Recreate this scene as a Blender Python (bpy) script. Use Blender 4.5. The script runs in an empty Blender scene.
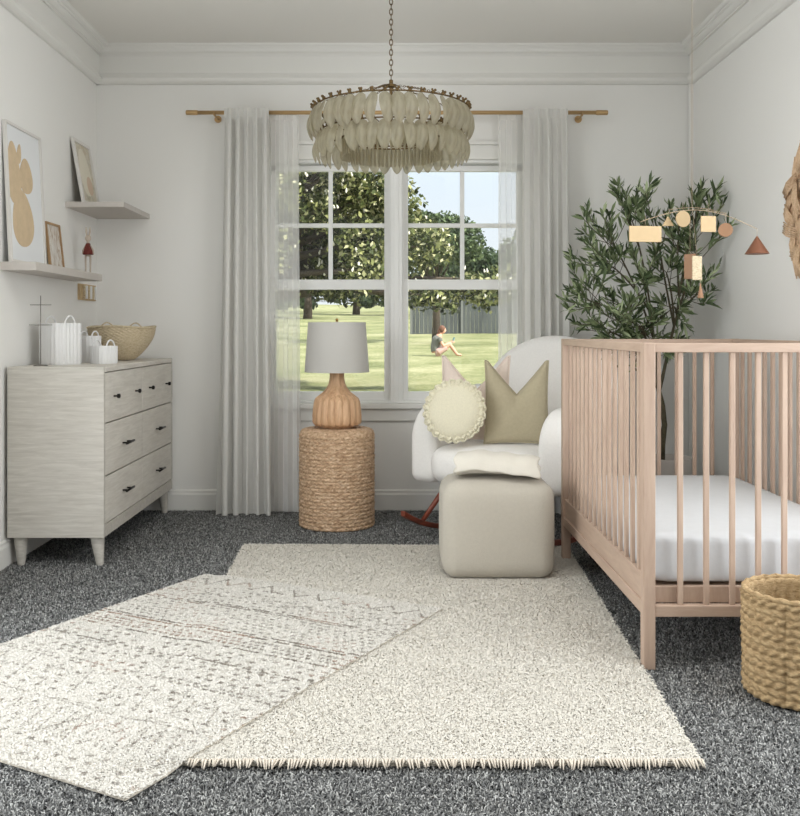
import bpy, bmesh, math, random
import numpy as np
from mathutils import Vector, Matrix, noise as mnoise

random.seed(7)
rng = np.random.default_rng(11)
PI = math.pi
scene = bpy.context.scene
COL = scene.collection

# ------------------------------------------------------------------ helpers
def srgb(r, g, b):
    def f(c):
        c /= 255.0
        return c / 12.92 if c <= 0.04045 else ((c + 0.055) / 1.055) ** 2.4
    return (f(r), f(g), f(b), 1.0)


def new_mat(name):
    m = bpy.data.materials.new(name)
    m.use_nodes = True
    nt = m.node_tree
    b = nt.nodes['Principled BSDF']
    return m, nt, b


def set_in(b, **kw):
    for k, v in kw.items():
        b.inputs[k.replace('_', ' ')].default_value = v


def link(nt, a, b):
    nt.links.new(a, b)


def coords(nt, scale=(1, 1, 1), rot=(0, 0, 0), kind='Object'):
    tc = nt.nodes.new('ShaderNodeTexCoord')
    mp = nt.nodes.new('ShaderNodeMapping')
    mp.inputs['Scale'].default_value = scale
    mp.inputs['Rotation'].default_value = rot
    link(nt, tc.outputs[kind], mp.inputs['Vector'])
    return mp.outputs['Vector']


def noise_tex(nt, vec, scale, detail=4, rough=0.6, dist=0.0):
    n = nt.nodes.new('ShaderNodeTexNoise')
    n.inputs['Scale'].default_value = scale
    n.inputs['Detail'].default_value = detail
    n.inputs['Roughness'].default_value = rough
    n.inputs['Distortion'].default_value = dist
    link(nt, vec, n.inputs['Vector'])
    return n.outputs['Fac']


def ramp(nt, fac, stops):
    r = nt.nodes.new('ShaderNodeValToRGB')
    e = r.color_ramp.elements
    while len(e) > 1:
        e.remove(e[0])
    e[0].position = stops[0][0]
    e[0].color = stops[0][1]
    for p, c in stops[1:]:
        x = e.new(p)
        x.color = c
    link(nt, fac, r.inputs['Fac'])
    return r.outputs['Color']


def bump(nt, b, fac, strength=0.3, dist=0.01):
    n = nt.nodes.new('ShaderNodeBump')
    n.inputs['Strength'].default_value = strength
    n.inputs['Distance'].default_value = dist
    link(nt, fac, n.inputs['Height'])
    link(nt, n.outputs['Normal'], b.inputs['Normal'])


def plain(name, col, rough=0.6, metal=0.0, var=0.0, scale=30, bmp=0.0, bscale=200, sheen=0.0, spec=0.5):
    m, nt, b = new_mat(name)
    set_in(b, Base_Color=col, Roughness=rough, Metallic=metal)
    b.inputs['Specular IOR Level'].default_value = spec
    if sheen:
        b.inputs['Sheen Weight'].default_value = sheen
    v = coords(nt)
    if var:
        lo = tuple(c * (1 - var) for c in col[:3]) + (1,)
        hi = tuple(min(1, c * (1 + var)) for c in col[:3]) + (1,)
        link(nt, ramp(nt, noise_tex(nt, v, scale), [(0.3, lo), (0.7, hi)]), b.inputs['Base Color'])
    if bmp:
        bump(nt, b, noise_tex(nt, v, bscale, 3), bmp, 0.004)
    return m


def wood(name, dark, light, scale=(3, 40, 40), rough=0.55, rot=(0, 0, 0), bmp=0.1):
    m, nt, b = new_mat(name)
    v = coords(nt, scale, rot)
    f = noise_tex(nt, v, 1.6, 6, 0.65, 0.6)
    link(nt, ramp(nt, f, [(0.3, dark), (0.68, light)]), b.inputs['Base Color'])
    b.inputs['Roughness'].default_value = rough
    if bmp:
        bump(nt, b, f, bmp, 0.002)
    return m


class MB:
    """collects geometry for one mesh"""
    def __init__(self):
        self.v = []
        self.f = []
        self.mi = []
        self.cur = 0

    def add(self, verts, faces, M=None):
        o = len(self.v)
        if M is not None:
            verts = [M @ Vector(p) for p in verts]
        self.v += [tuple(p) for p in verts]
        for f in faces:
            self.f.append(tuple(i + o for i in f))
            self.mi.append(self.cur)
        return self

    def box(self, x0, x1, y0, y1, z0, z1, M=None):
        v = [(x0, y0, z0), (x1, y0, z0), (x1, y1, z0), (x0, y1, z0), (x0, y0, z1), (x1, y0, z1), (x1, y1, z1), (x0, y1, z1)]
        f = [(0, 3, 2, 1), (4, 5, 6, 7), (0, 1, 5, 4), (1, 2, 6, 5), (2, 3, 7, 6), (3, 0, 4, 7)]
        return self.add(v, f, M)

    def lathe(self, prof, n=32, M=None, cap0=True, cap1=True, rfun=None, closed=False):
        v, f = [], []
        for (r, z) in prof:
            for k in range(n):
                a = 2 * PI * k / n
                rr = rfun(r, a, z) if rfun else r
                v.append((rr * math.cos(a), rr * math.sin(a), z))
        m = len(prof)
        rows = m if closed else m - 1
        for i in range(rows):
            for k in range(n):
                k2 = (k + 1) % n
                i2 = (i + 1) % m
                f.append((i * n + k, i * n + k2, i2 * n + k2, i2 * n + k))
        if not closed:
            if cap0:
                f.append(tuple(range(n - 1, -1, -1)))
            if cap1:
                f.append(tuple((m - 1) * n + k for k in range(n)))
        return self.add(v, f, M)

    def tube(self, pts, r, n=8, M=None, closed=False, caps=True):
        pts = [Vector(p) for p in pts]
        m = len(pts)
        rs = r if isinstance(r, (list, tuple)) else [r] * m
        v, f = [], []
        up = None
        for i, p in enumerate(pts):
            if closed:
                t = pts[(i + 1) % m] - pts[i - 1]
            else:
                t = pts[min(i + 1, m - 1)] - pts[max(i - 1, 0)]
            if t.length < 1e-9:
                t = Vector((0, 0, 1))
            t.normalize()
            if up is None:
                up = t.orthogonal().normalized()
            else:
                up = (up - t * up.dot(t))
                if up.length < 1e-6:
                    up = t.orthogonal()
                up.normalize()
            w = t.cross(up)
            for k in range(n):
                a = 2 * PI * k / n
                v.append(p + (up * math.cos(a) + w * math.sin(a)) * rs[i])
        rows = m if closed else m - 1
        for i in range(rows):
            i2 = (i + 1) % m
            for k in range(n):
                k2 = (k + 1) % n
                f.append((i * n + k, i * n + k2, i2 * n + k2, i2 * n + k))
        if not closed and caps:
            f.append(tuple(range(n - 1, -1, -1)))
            f.append(tuple((m - 1) * n + k for k in range(n)))
        return self.add(v, f, M)

    def cyl(self, p0, p1, r, n=12, M=None):
        return self.tube([p0, p1], r, n, M)

    def prism(self, poly, h0, h1, M=None):
        """extrude an xy polygon between two heights of z"""
        n = len(poly)
        v = [(x, y, h0) for x, y in poly] + [(x, y, h1) for x, y in poly]
        f = [tuple(range(n - 1, -1, -1)), tuple(range(n, 2 * n))]
        for k in range(n):
            f.append((k, (k + 1) % n, n + (k + 1) % n, n + k))
        return self.add(v, f, M)

    def grid(self, fun, nu, nv, wrapu=False, M=None, flip=False):
        v = [fun(i / (nu if wrapu else nu - 1), j / (nv - 1)) for j in range(nv) for i in range(nu)]
        f = []
        for j in range(nv - 1):
            for i in range(nu if wrapu else nu - 1):
                i2 = (i + 1) % nu
                q = (j * nu + i, j * nu + i2, (j + 1) * nu + i2, (j + 1) * nu + i)
                f.append(q[::-1] if flip else q)
        return self.add(v, f, M)

    def sphere(self, c, r, n=16, m=10, sc=(1, 1, 1), M=None):
        v = [(c[0], c[1], c[2] - r * sc[2])]
        for j in range(1, m):
            t = PI * j / m
            for k in range(n):
                a = 2 * PI * k / n
                v.append((c[0] + r * sc[0] * math.sin(t) * math.cos(a), c[1] + r * sc[1] * math.sin(t) * math.sin(a), c[2] - r * sc[2] * math.cos(t)))
        v.append((c[0], c[1], c[2] + r * sc[2]))
        f = []
        for k in range(n):
            f.append((0, 1 + (k + 1) % n, 1 + k))
        for j in range(m - 2):
            for k in range(n):
                a = 1 + j * n
                f.append((a + k, a + (k + 1) % n, a + n + (k + 1) % n, a + n + k))
        L = len(v) - 1
        a = 1 + (m - 2) * n
        for k in range(n):
            f.append((a + k, a + (k + 1) % n, L))
        return self.add(v, f, M)


def obj(name, mb, mat, parent=None, smooth=False, bevel=0.0, bseg=2, subsurf=0, loc=None, rot=None, auto=None):
    me = bpy.data.meshes.new(name)
    me.from_pydata(mb.v, [], mb.f)
    mats = mat if isinstance(mat, (list, tuple)) else [mat]
    for m in mats:
        me.materials.append(m)
    if len(mats) > 1:
        me.polygons.foreach_set('material_index', mb.mi)
    me.update()
    o = bpy.data.objects.new(name, me)
    COL.objects.link(o)
    if parent is not None:
        o.parent = parent
    if loc:
        o.location = loc
    if rot:
        o.rotation_euler = rot
    if smooth:
        me.polygons.foreach_set('use_smooth', [True] * len(me.polygons))
    if auto is not None:
        bm = bmesh.new()
        bm.from_mesh(me)
        for e in bm.edges:
            if len(e.link_faces) == 2 and e.calc_face_angle(0) > auto:
                e.smooth = False
        for fc in bm.faces:
            fc.smooth = True
        bm.to_mesh(me)
        bm.free()
    if bevel:
        md = o.modifiers.new('bevel', 'BEVEL')
        md.width = bevel
        md.segments = bseg
        md.limit_method = 'ANGLE'
        md.angle_limit = math.radians(40)
        if smooth or bseg > 2:
            me.polygons.foreach_set('use_smooth', [True] * len(me.polygons))
            md.harden_normals = False
    if subsurf:
        md = o.modifiers.new('sub', 'SUBSURF')
        md.levels = subsurf
        md.render_levels = subsurf
    return o


def tag(o, label=None, cat=None, group=None, kind=None):
    if label:
        o['label'] = label
    if cat:
        o['category'] = cat
    if group:
        o['group'] = group
    if kind:
        o['kind'] = kind
    return o


def thing(name, label, cat, loc=(0, 0, 0), rz=0.0, group=None, kind=None):
    o = bpy.data.objects.new(name, None)
    COL.objects.link(o)
    o.location = loc
    o.rotation_euler = (0, 0, rz)
    o.empty_display_size = 0.05
    return tag(o, label, cat, group, kind)


def struct(name, mb, mat, label=None, **kw):
    o = obj(name, mb, mat, **kw)
    o['kind'] = 'structure'
    if label:
        o['label'] = label
    return o


def T(x=0, y=0, z=0):
    return Matrix.Translation((x, y, z))


def R(a, ax):
    return Matrix.Rotation(a, 4, ax)


# ------------------------------------------------------------------ materials
M = {}
M['wall'] = plain('wall_paint', srgb(233, 232, 229), 0.75, bmp=0.03, bscale=300)
M['ceiling'] = plain('ceiling_paint', srgb(230, 228, 223), 0.8)
M['trim'] = plain('trim_paint', srgb(228, 227, 223), 0.45)
M['sash'] = plain('window_paint', srgb(236, 236, 234), 0.4)
M['brass'] = plain('aged_brass', srgb(176, 140, 82), 0.35, 0.9)
M['rod'] = plain('satin_gold_rod', srgb(190, 158, 112), 0.4, 0.5)
M['darkbrass'] = plain('dark_brass', srgb(112, 92, 62), 0.45, 0.8)
M['black'] = plain('black_metal', srgb(38, 36, 34), 0.4, 0.6)
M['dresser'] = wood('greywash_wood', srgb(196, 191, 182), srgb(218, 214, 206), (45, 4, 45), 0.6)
M['dresser_shaded'] = wood('greywash_wood_shaded', srgb(176, 171, 162), srgb(202, 198, 190), (4, 45, 45), 0.6)  # darker copy of the greywash: shade off the front is put into the colour
M['shelf'] = plain('shelf_paint', srgb(196, 190, 184), 0.6, var=0.03)
CD, CLT = srgb(172, 147, 130), srgb(190, 167, 149)
M['crib'] = wood('pink_beech', CD, CLT, (25, 25, 3), 0.5, bmp=0.04)
M['cribh'] = wood('pink_beech_rail', CD, CLT, (25, 3, 25), 0.5, bmp=0.04)
M['cribx'] = wood('pink_beech_end', CD, CLT, (3, 25, 25), 0.5, bmp=0.04)
M['sheet'] = plain('white_sheet', srgb(203, 205, 208), 0.85, var=0.02, bmp=0.15, bscale=60, sheen=0.2)
M['chair'] = plain('white_boucle', srgb(243, 241, 238), 0.95, var=0.03, scale=120, bmp=0.5, bscale=260, sheen=0.3)
M['rocker'] = wood('red_walnut', srgb(88, 40, 28), srgb(140, 72, 52), (30, 3, 30), 0.35)
M['pink'] = plain('blush_linen', srgb(228, 212, 200), 0.95, var=0.03, scale=80, bmp=0.25, bscale=400, sheen=0.2)
M['olive'] = plain('sand_linen', srgb(178, 168, 142), 0.95, var=0.05, scale=80, bmp=0.3, bscale=400, sheen=0.1)
M['cream'] = plain('cream_lace', srgb(228, 222, 198), 0.95, var=0.05, scale=140, bmp=0.5, bscale=220)
M['ottoman'] = plain('stone_knit', srgb(186, 180, 168), 0.95, var=0.03, scale=90, bmp=0.35, bscale=320, sheen=0.1)
M['blanket'] = plain('ivory_blanket', srgb(216, 211, 200), 0.95, var=0.02, bmp=0.35, bscale=240, sheen=0.2)
M['lampwood'] = wood('lamp_wood', srgb(176, 134, 98), srgb(226, 188, 150), (30, 30, 4), 0.5)
M['white_ribbed'] = plain('white_ribbed_paper', srgb(226, 226, 226), 0.6)
M['wire'] = plain('grey_wire', srgb(120, 116, 110), 0.5, 0.4)
M['ceramic'] = plain('pot_ceramic', srgb(206, 200, 194), 0.6)
M['soil'] = plain('soil', srgb(56, 44, 36), 0.95, var=0.3, scale=60)
M['bark'] = plain('olive_bark', srgb(84, 78, 60), 0.9, var=0.3, scale=60, bmp=0.5, bscale=80)
M['tan'] = plain('tan_wood', srgb(190, 165, 126), 0.6, var=0.04, scale=20)
M['brownw'] = plain('brown_wood', srgb(146, 110, 82), 0.6, var=0.08, scale=20)
M['copper'] = plain('copper_cone', srgb(128, 84, 62), 0.45, 0.4)
M['cord'] = plain('thin_cord', srgb(170, 150, 124), 0.7)
M['frame_white'] = plain('white_frame', srgb(216, 213, 208), 0.5)
M['frame_grey'] = plain('grey_frame', srgb(176, 170, 160), 0.5)
M['mat'] = plain('picture_mat', srgb(226, 228, 230), 0.8)
M['tanprint'] = plain('tan_print', srgb(206, 184, 152), 0.85, var=0.06, scale=25)
M['frame_wood'] = wood('oak_frame', srgb(150, 118, 84), srgb(184, 152, 112), (20, 20, 5), 0.55)
M['red'] = plain('rust_red_wool', srgb(104, 44, 38), 0.9, var=0.1)
M['dollskin'] = plain('doll_linen', srgb(196, 182, 168), 0.9)
M['sheetwhite'] = plain('white_plain', srgb(240, 240, 238), 0.7)


def weave_mat(name, dark, mid, light, sc=60, squash=3.0):
    m, nt, b = new_mat(name)
    v = coords(nt, (1, 1, squash))
    f = noise_tex(nt, v, sc, 5, 0.7, 0.8)
    link(nt, ramp(nt, f, [(0.28, dark), (0.48, mid), (0.7, light)]), b.inputs['Base Color'])
    b.inputs['Roughness'].default_value = 0.8
    bump(nt, b, noise_tex(nt, v, sc * 2, 3), 0.5, 0.003)
    return m


M['seagrass'] = weave_mat('seagrass', srgb(134, 102, 74), srgb(190, 158, 126), srgb(228, 202, 174), 46, 1.8)
M['jute'] = weave_mat('jute_basket', srgb(116, 92, 60), srgb(164, 138, 100), srgb(194, 170, 132), 55)
M['bowlweave'] = weave_mat('bowl_weave', srgb(158, 140, 112), srgb(198, 182, 152), srgb(220, 206, 180), 80)
M['hanging'] = weave_mat('rattan_strips', srgb(168, 136, 106), srgb(202, 172, 140), srgb(222, 196, 166), 50, 1)


def shade_mat():
    m, nt, b = new_mat('linen_shade')
    n = nt.nodes
    set_in(b, Base_Color=srgb(214, 212, 208), Roughness=0.9)
    tr = n.new('ShaderNodeBsdfTranslucent')
    tr.inputs['Color'].default_value = srgb(220, 216, 208)
    mx = n.new('ShaderNodeMixShader')
    mx.inputs[0].default_value = 0.25
    link(nt, b.outputs[0], mx.inputs[1])
    link(nt, tr.outputs[0], mx.inputs[2])
    link(nt, mx.outputs[0], n['Material Output'].inputs['Surface'])
    bump(nt, b, noise_tex(nt, coords(nt, (1, 1, 1)), 500, 2), 0.2, 0.001)
    return m


M['shade'] = shade_mat()


def curtain_mat(name, transp, col):
    m, nt, b = new_mat(name)
    n = nt.nodes
    set_in(b, Base_Color=col, Roughness=0.95)
    b.inputs['Specular IOR Level'].default_value = 0.1
    tr = n.new('ShaderNodeBsdfTranslucent')
    tr.inputs['Color'].default_value = col
    mx = n.new('ShaderNodeMixShader')
    mx.inputs[0].default_value = 0.22
    link(nt, b.outputs[0], mx.inputs[1])
    link(nt, tr.outputs[0], mx.inputs[2])
    tp = n.new('ShaderNodeBsdfTransparent')
    m2 = n.new('ShaderNodeMixShader')
    lw = n.new('ShaderNodeLayerWeight')          # cloth grows denser where it is seen edge on
    lw.inputs['Blend'].default_value = 0.35
    rp = n.new('ShaderNodeMapRange')
    rp.inputs['To Min'].default_value = transp
    rp.inputs['To Max'].default_value = transp * 0.15
    link(nt, lw.outputs['Facing'], rp.inputs['Value'])
    link(nt, rp.outputs['Result'], m2.inputs[0])
    link(nt, mx.outputs[0], m2.inputs[1])
    link(nt, tp.outputs[0], m2.inputs[2])
    link(nt, m2.outputs[0], n['Material Output'].inputs['Surface'])
    return m


M['linen'] = curtain_mat('linen_curtain_cloth', 0.10, srgb(232, 231, 227))
M['sheer'] = curtain_mat('sheer_curtain_cloth', 0.50, srgb(248, 247, 245))


def pane_mat():
    m, nt, b = new_mat('window_glass')
    n = nt.nodes
    tp = n.new('ShaderNodeBsdfTransparent')
    tp.inputs['Color'].default_value = (0.97, 0.98, 0.98, 1)
    gl = n.new('ShaderNodeBsdfGlossy')
    gl.inputs['Roughness'].default_value = 0.02
    fr = n.new('ShaderNodeFresnel')
    fr.inputs['IOR'].default_value = 1.45
    mx = n.new('ShaderNodeMixShader')
    link(nt, fr.outputs[0], mx.inputs[0])
    link(nt, tp.outputs[0], mx.inputs[1])
    link(nt, gl.outputs[0], mx.inputs[2])
    link(nt, mx.outputs[0], n['Material Output'].inputs['Surface'])
    return m


M['glass'] = pane_mat()


def petal_mat(name='smoked_glass_petal', col=(196, 190, 168), tcol=(222, 215, 196), transp=0.25):
    m, nt, b = new_mat(name)
    n = nt.nodes
    set_in(b, Base_Color=srgb(*col), Roughness=0.25)
    v = coords(nt, (8, 8, 2))
    link(nt, ramp(nt, noise_tex(nt, v, 8, 3), [(0.3, srgb(*[c * 0.72 for c in col])), (0.7, srgb(*col))]), b.inputs['Base Color'])
    tr = n.new('ShaderNodeBsdfTranslucent')
    tr.inputs['Color'].default_value = srgb(*tcol)
    mx = n.new('ShaderNodeMixShader')
    mx.inputs[0].default_value = 0.5
    link(nt, b.outputs[0], mx.inputs[1])
    link(nt, tr.outputs[0], mx.inputs[2])
    tp = n.new('ShaderNodeBsdfTransparent')
    tp.inputs['Color'].default_value = srgb(*tcol)
    m2 = n.new('ShaderNodeMixShader')
    m2.inputs[0].default_value = transp
    link(nt, mx.outputs[0], m2.inputs[1])
    link(nt, tp.outputs[0], m2.inputs[2])
    link(nt, m2.outputs[0], n['Material Output'].inputs['Surface'])
    return m


M['petal'] = petal_mat()


def island_mat(name, stops, rough=0.9, attr=None, trans=0.0):
    m, nt, b = new_mat(name)
    n = nt.nodes
    g = n.new('ShaderNodeNewGeometry')
    c = ramp(nt, g.outputs['Random Per Island'], stops)
    if attr:
        a = n.new('ShaderNodeAttribute')
        a.attribute_name = attr
        mx = n.new('ShaderNodeMix')
        mx.data_type = 'RGBA'
        mx.blend_type = 'MULTIPLY'
        mx.inputs['Factor'].default_value = 1
        link(nt, c, mx.inputs['A'])
        link(nt, a.outputs['Color'], mx.inputs['B'])
        c = mx.outputs['Result']
    link(nt, c, b.inputs['Base Color'])
    b.inputs['Roughness'].default_value = rough
    b.inputs['Specular IOR Level'].default_value = 0.2
    if trans:
        tr = n.new('ShaderNodeBsdfTranslucent')
        link(nt, c, tr.inputs['Color'])
        ms = n.new('ShaderNodeMixShader')
        ms.inputs[0].default_value = trans
        link(nt, b.outputs[0], ms.inputs[1])
        link(nt, tr.outputs[0], ms.inputs[2])
        link(nt, ms.outputs[0], n['Material Output'].inputs['Surface'])
    return m


M['pile'] = island_mat('grey_carpet_pile', [(0.0, srgb(70, 71, 72)), (0.35, srgb(106, 107, 107)), (0.7, srgb(146, 147, 146)), (1.0, srgb(196, 197, 195))])
M['backing'] = plain('carpet_backing', srgb(60, 60, 62), 0.95, var=0.2, scale=60)
M['rugpile'] = island_mat('cream_rug_pile', [(0.0, srgb(202, 197, 187)), (0.3, srgb(215, 211, 202)), (1.0, srgb(226, 222, 213))])
M['rugback'] = plain('cream_rug_backing', srgb(214, 206, 192), 0.95, var=0.05, scale=60)
M['rugpat'] = island_mat('patterned_rug_pile', [(0.0, srgb(202, 198, 190)), (0.5, srgb(220, 217, 210)), (1.0, srgb(234, 231, 225))], attr='Pattern')
M['tassel'] = plain('ivory_tassel', srgb(216, 206, 192), 0.95)
M['oliveleaf'] = island_mat('olive_leaf', [(0.0, srgb(60, 74, 50)), (0.45, srgb(98, 114, 80)), (0.8, srgb(138, 152, 112)), (1.0, srgb(182, 194, 156))], 0.5, trans=0.2)
M['treeleaf'] = island_mat('garden_tree_leaf', [(0.0, srgb(34, 42, 24)), (0.5, srgb(84, 94, 54)), (0.8, srgb(152, 154, 100)), (1.0, srgb(216, 212, 172))], 0.6, trans=0.2)
M['darkleaf'] = island_mat('far_tree_leaf', [(0.0, srgb(48, 62, 44)), (0.6, srgb(84, 100, 68)), (1.0, srgb(120, 134, 96))], 0.7, trans=0.2)
M['blossom'] = plain('white_blossom', srgb(244, 238, 220), 0.7)
M['trunk'] = plain('garden_tree_bark', srgb(74, 64, 54), 0.9, var=0.3, scale=5)
M['fence'] = wood('dark_fence_wood', srgb(62, 66, 66), srgb(84, 88, 86), (2, 2, 0.3), 0.85)
M['fencepost'] = plain('fence_post', srgb(110, 112, 108), 0.85)
M['skin'] = plain('skin', srgb(214, 160, 134), 0.6)
M['hair'] = plain('brown_hair', srgb(104, 66, 44), 0.7)
M['dress'] = plain('grey_cloth', srgb(104, 104, 96), 0.9)
M['pinkskirt'] = plain('pink_cloth', srgb(204, 168, 158), 0.9)
M['teal'] = plain('teal_cloth', srgb(120, 150, 146), 0.9)


def lawn_mat():
    m, nt, b = new_mat('lawn_grass')
    v = coords(nt)
    f1 = noise_tex(nt, v, 0.35, 5, 0.6)
    f2 = noise_tex(nt, v, 9, 5, 0.75)
    n = nt.nodes
    mth = n.new('ShaderNodeMath')
    mth.operation = 'MULTIPLY_ADD'
    mth.inputs[1].default_value = 0.55
    link(nt, f1, mth.inputs[0])
    m2 = n.new('ShaderNodeMath')
    m2.operation = 'MULTIPLY'
    m2.inputs[1].default_value = 0.45
    link(nt, f2, m2.inputs[0])
    link(nt, m2.outputs[0], mth.inputs[2])
    link(nt, ramp(nt, mth.outputs[0], [(0.38, srgb(98, 106, 68)), (0.5, srgb(142, 144, 102)), (0.62, srgb(176, 171, 136))]), b.inputs['Base Color'])
    b.inputs['Roughness'].default_value = 0.95
    b.inputs['Specular IOR Level'].default_value = 0.1
    bump(nt, b, f2, 0.6, 0.1)
    return m


M['lawn'] = lawn_mat()


def art_mat(name, cols, sc):
    m, nt, b = new_mat(name)
    f = noise_tex(nt, coords(nt, (1, sc, 1)), 14, 4, 0.6, 1.5)
    link(nt, ramp(nt, f, [(0.35, cols[0]), (0.5, cols[1]), (0.68, cols[2])]), b.inputs['Base Color'])
    b.inputs['Roughness'].default_value = 0.8
    return m


M['art_a'] = art_mat('faded_painting', [srgb(196, 184, 160), srgb(206, 200, 186), srgb(176, 168, 148)], 1)
M['art_b'] = art_mat('pale_sketch', [srgb(168, 144, 120), srgb(206, 200, 192), srgb(220, 217, 212)], 3)

# ------------------------------------------------------------------ room shell
XL, XR, YB, YF, H = -1.63, 1.68, 5.28, -1.5, 2.570
OX0, OX1, OZ0, OZ1 = -0.70, 0.775, 0.595, 1.95          # window opening
WT = 0.16

m = MB().box(XL - 0.2, XR + 0.2, YF - 0.2, YB + 0.0, -0.12, -0.006)
struct('floor', m, M['backing'], 'floor under the grey looped carpet')
struct('ceiling', MB().box(XL - 0.2, XR + 0.2, YF - 0.2, YB + WT, H, H + 0.15), M['ceiling'])
struct('wall_left', MB().box(XL - 0.2, XL, YF - 0.2, YB, 0, H), M['wall'])
struct('wall_right', MB().box(XR, XR + 0.2, YF - 0.2, YB, 0, H), M['wall'])
m = MB()
m.box(XL - 0.2, OX0, YB, YB + WT, -0.12, H)
m.box(OX1, XR + 0.2, YB, YB + WT, -0.12, H)
m.box(OX0, OX1, YB, YB + WT, -0.12, OZ0)
m.box(OX0, OX1, YB, YB + WT, OZ1, H)
struct('wall_back', m, M['wall'])
struct('wall_front', MB().box(XL - 0.2, XR + 0.2, YF - 0.16, YF, 0, H), M['wall'])
# added window-like frames on the solid side walls, around the unseen fill lights
SWY0, SWY1, SWZ0, SWZ1 = 0.9, 3.55, 0.45, 2.30
for nm, xw, sg in (('fill_frame_left', XL, 1), ('fill_frame_right', XR, -1)):
    m = MB()
    for y in (SWY0, SWY0 + 0.87, SWY0 + 1.74, SWY1 - 0.04):
        m.box(min(xw, xw + sg * 0.03), max(xw, xw + sg * 0.03), y, y + 0.04, SWZ0, SWZ1)
    for z in (SWZ0 - 0.04, SWZ1):
        m.box(min(xw, xw + sg * 0.035), max(xw, xw + sg * 0.035), SWY0 - 0.04, SWY1 + 0.04, z, z + 0.04)
    struct(nm, m, M['sash'])

# skirting boards
def prof_run(mb, prof, p0, p1, inward):
    """sweep a (out, z) profile from p0 to p1 along a wall"""
    n = len(prof)
    v = [(p[0] + inward[0] * o, p[1] + inward[1] * o, z) for p in (p0, p1) for o, z in prof]
    f = [(k, (k + 1) % n, n + (k + 1) % n, n + k) for k in range(n)]
    f += [tuple(range(n - 1, -1, -1)), tuple(range(n, 2 * n))]
    mb.add(v, f)


bb = [(0, 0), (0.014, 0), (0.014, 0.085), (0.010, 0.097), (0.010, 0.106), (0.004, 0.114), (0, 0.114)]
for nm, p0, p1, inw in (('baseboard_back', (XL, YB), (XR, YB), (0, -1)), ('baseboard_left', (XL, YF), (XL, YB), (1, 0)), ('baseboard_right', (XR, YF), (XR, YB), (-1, 0))):
    mb = MB()
    prof_run(mb, bb, p0, p1, inw)
    struct(nm, mb, M['trim'])


def arcp(c, r, a0, a1, n):
    return [(c[0] + r * math.cos(a0 + (a1 - a0) * k / n), c[1] + r * math.sin(a0 + (a1 - a0) * k / n)) for k in range(n + 1)]


crown = [(0, H - 0.050), (0.034, H - 0.050), (0.036, H - 0.044)] + [(0.036 + 0.024 * math.sin(t * PI / 2), H - 0.044 + 0.022 * (1 - math.cos(t * PI / 2))) for t in (0.2, 0.4, 0.6, 0.8, 1.0)] + [(0.068, H - 0.020), (0.070, H - 0.014)] + [(0.070 + 0.016 * math.sin(t * PI / 2), H - 0.014 + 0.010 * (1 - math.cos(t * PI / 2))) for t in (0.3, 0.6, 1.0)] + [(0.090, H), (0, H)]
picture = [(0, 2.362), (0.014, 2.362), (0.026, 2.368), (0.036, 2.378), (0.040, 2.390), (0.036, 2.402), (0.028, 2.406), (0.027, 2.414), (0.022, 2.420), (0.022, H - 0.050), (0, H - 0.050)]
k = 1
for prof in (crown, picture):
    for p0, p1, inw in (((XL, YB), (XR, YB), (0, -1)), ((XL, YF), (XL, YB), (1, 0)), ((XR, YF), (XR, YB), (-1, 0))):
        mb = MB()
        prof_run(mb, prof, p0, p1, inw)
        struct('trim_%d' % k, mb, M['trim'])
        k += 1
struct('trim_7', MB().box(XR - 0.013, XR, YB - 0.022, YB, 0.114, 2.362).cyl((XR - 0.017, YB - 0.014, 0.114), (XR - 0.017, YB - 0.014, 2.362), 0.008), M['trim'])

# ------------------------------------------------------------------ window
def double_hung(mb, gl, x0, x1, zt, zm1, zm0, zb, y):
    st = 0.034
    xc = (x0 + x1) / 2
    # upper sash (outer plane), lower sash (inner plane)
    yu, yl = y + 0.03, y
    for (a, b) in ((x0 - st, x0), (x1, x1 + st)):
        mb.box(a, b, yu, yu + 0.035, zm0, zt + st)
        mb.box(a, b, yl, yl + 0.035, zb - 0.055, zm1 + 0.0)
    mb.box(x0 - st, x1 + st, yu, yu + 0.035, zt, zt + st)
    mb.box(x0, x1, yu, yu + 0.035, zm0 + 0.012, zm1)
    mb.box(x0, x1, yl, yl + 0.035, zm0, zm1 - 0.005)
    mb.box(x0, x1, yl, yl + 0.035, zb - 0.055, zb)
    # muntins of the upper sash
    mb.box(xc - 0.012, xc + 0.012, yu + 0.004, yu + 0.028, zm1, zt)
    zc = (zt + zm1) / 2
    mb.box(x0, xc - 0.012, yu + 0.004, yu + 0.028, zc - 0.012, zc + 0.012)
    mb.box(xc + 0.012, x1, yu + 0.004, yu + 0.028, zc - 0.012, zc + 0.012)
    gl.box(x0, x1, yu + 0.014, yu + 0.018, zm1, zt)
    gl.box(x0, x1, yl + 0.015, yl + 0.019, zb, zm0)


w = thing('window_1', None, None, (0, 0, 0), kind='structure')
fr, gl = MB(), MB()
double_hung(fr, gl, -0.638, -0.032, 1.893, 1.284, 1.226, 0.655, 5.315)
double_hung(fr, gl, 0.102, 0.712, 1.893, 1.284, 1.226, 0.655, 5.315)
obj('window_frame', fr, M['sash'], w, bevel=0.003)
obj('pane', gl, M['glass'], w)
fr = MB()
fr.box(OX0, OX0 + 0.03, YB + 0.0, YB + WT, OZ0, OZ1)
fr.box(OX1 - 0.03, OX1, YB + 0.0, YB + WT, OZ0, OZ1)
fr.box(OX0 + 0.03, OX1 - 0.03, YB, YB + WT, OZ1 - 0.02, OZ1)
fr.box(OX0 + 0.03, OX1 - 0.03, YB, YB + WT, OZ0 - 0.01, OZ0 + 0.012)
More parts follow.
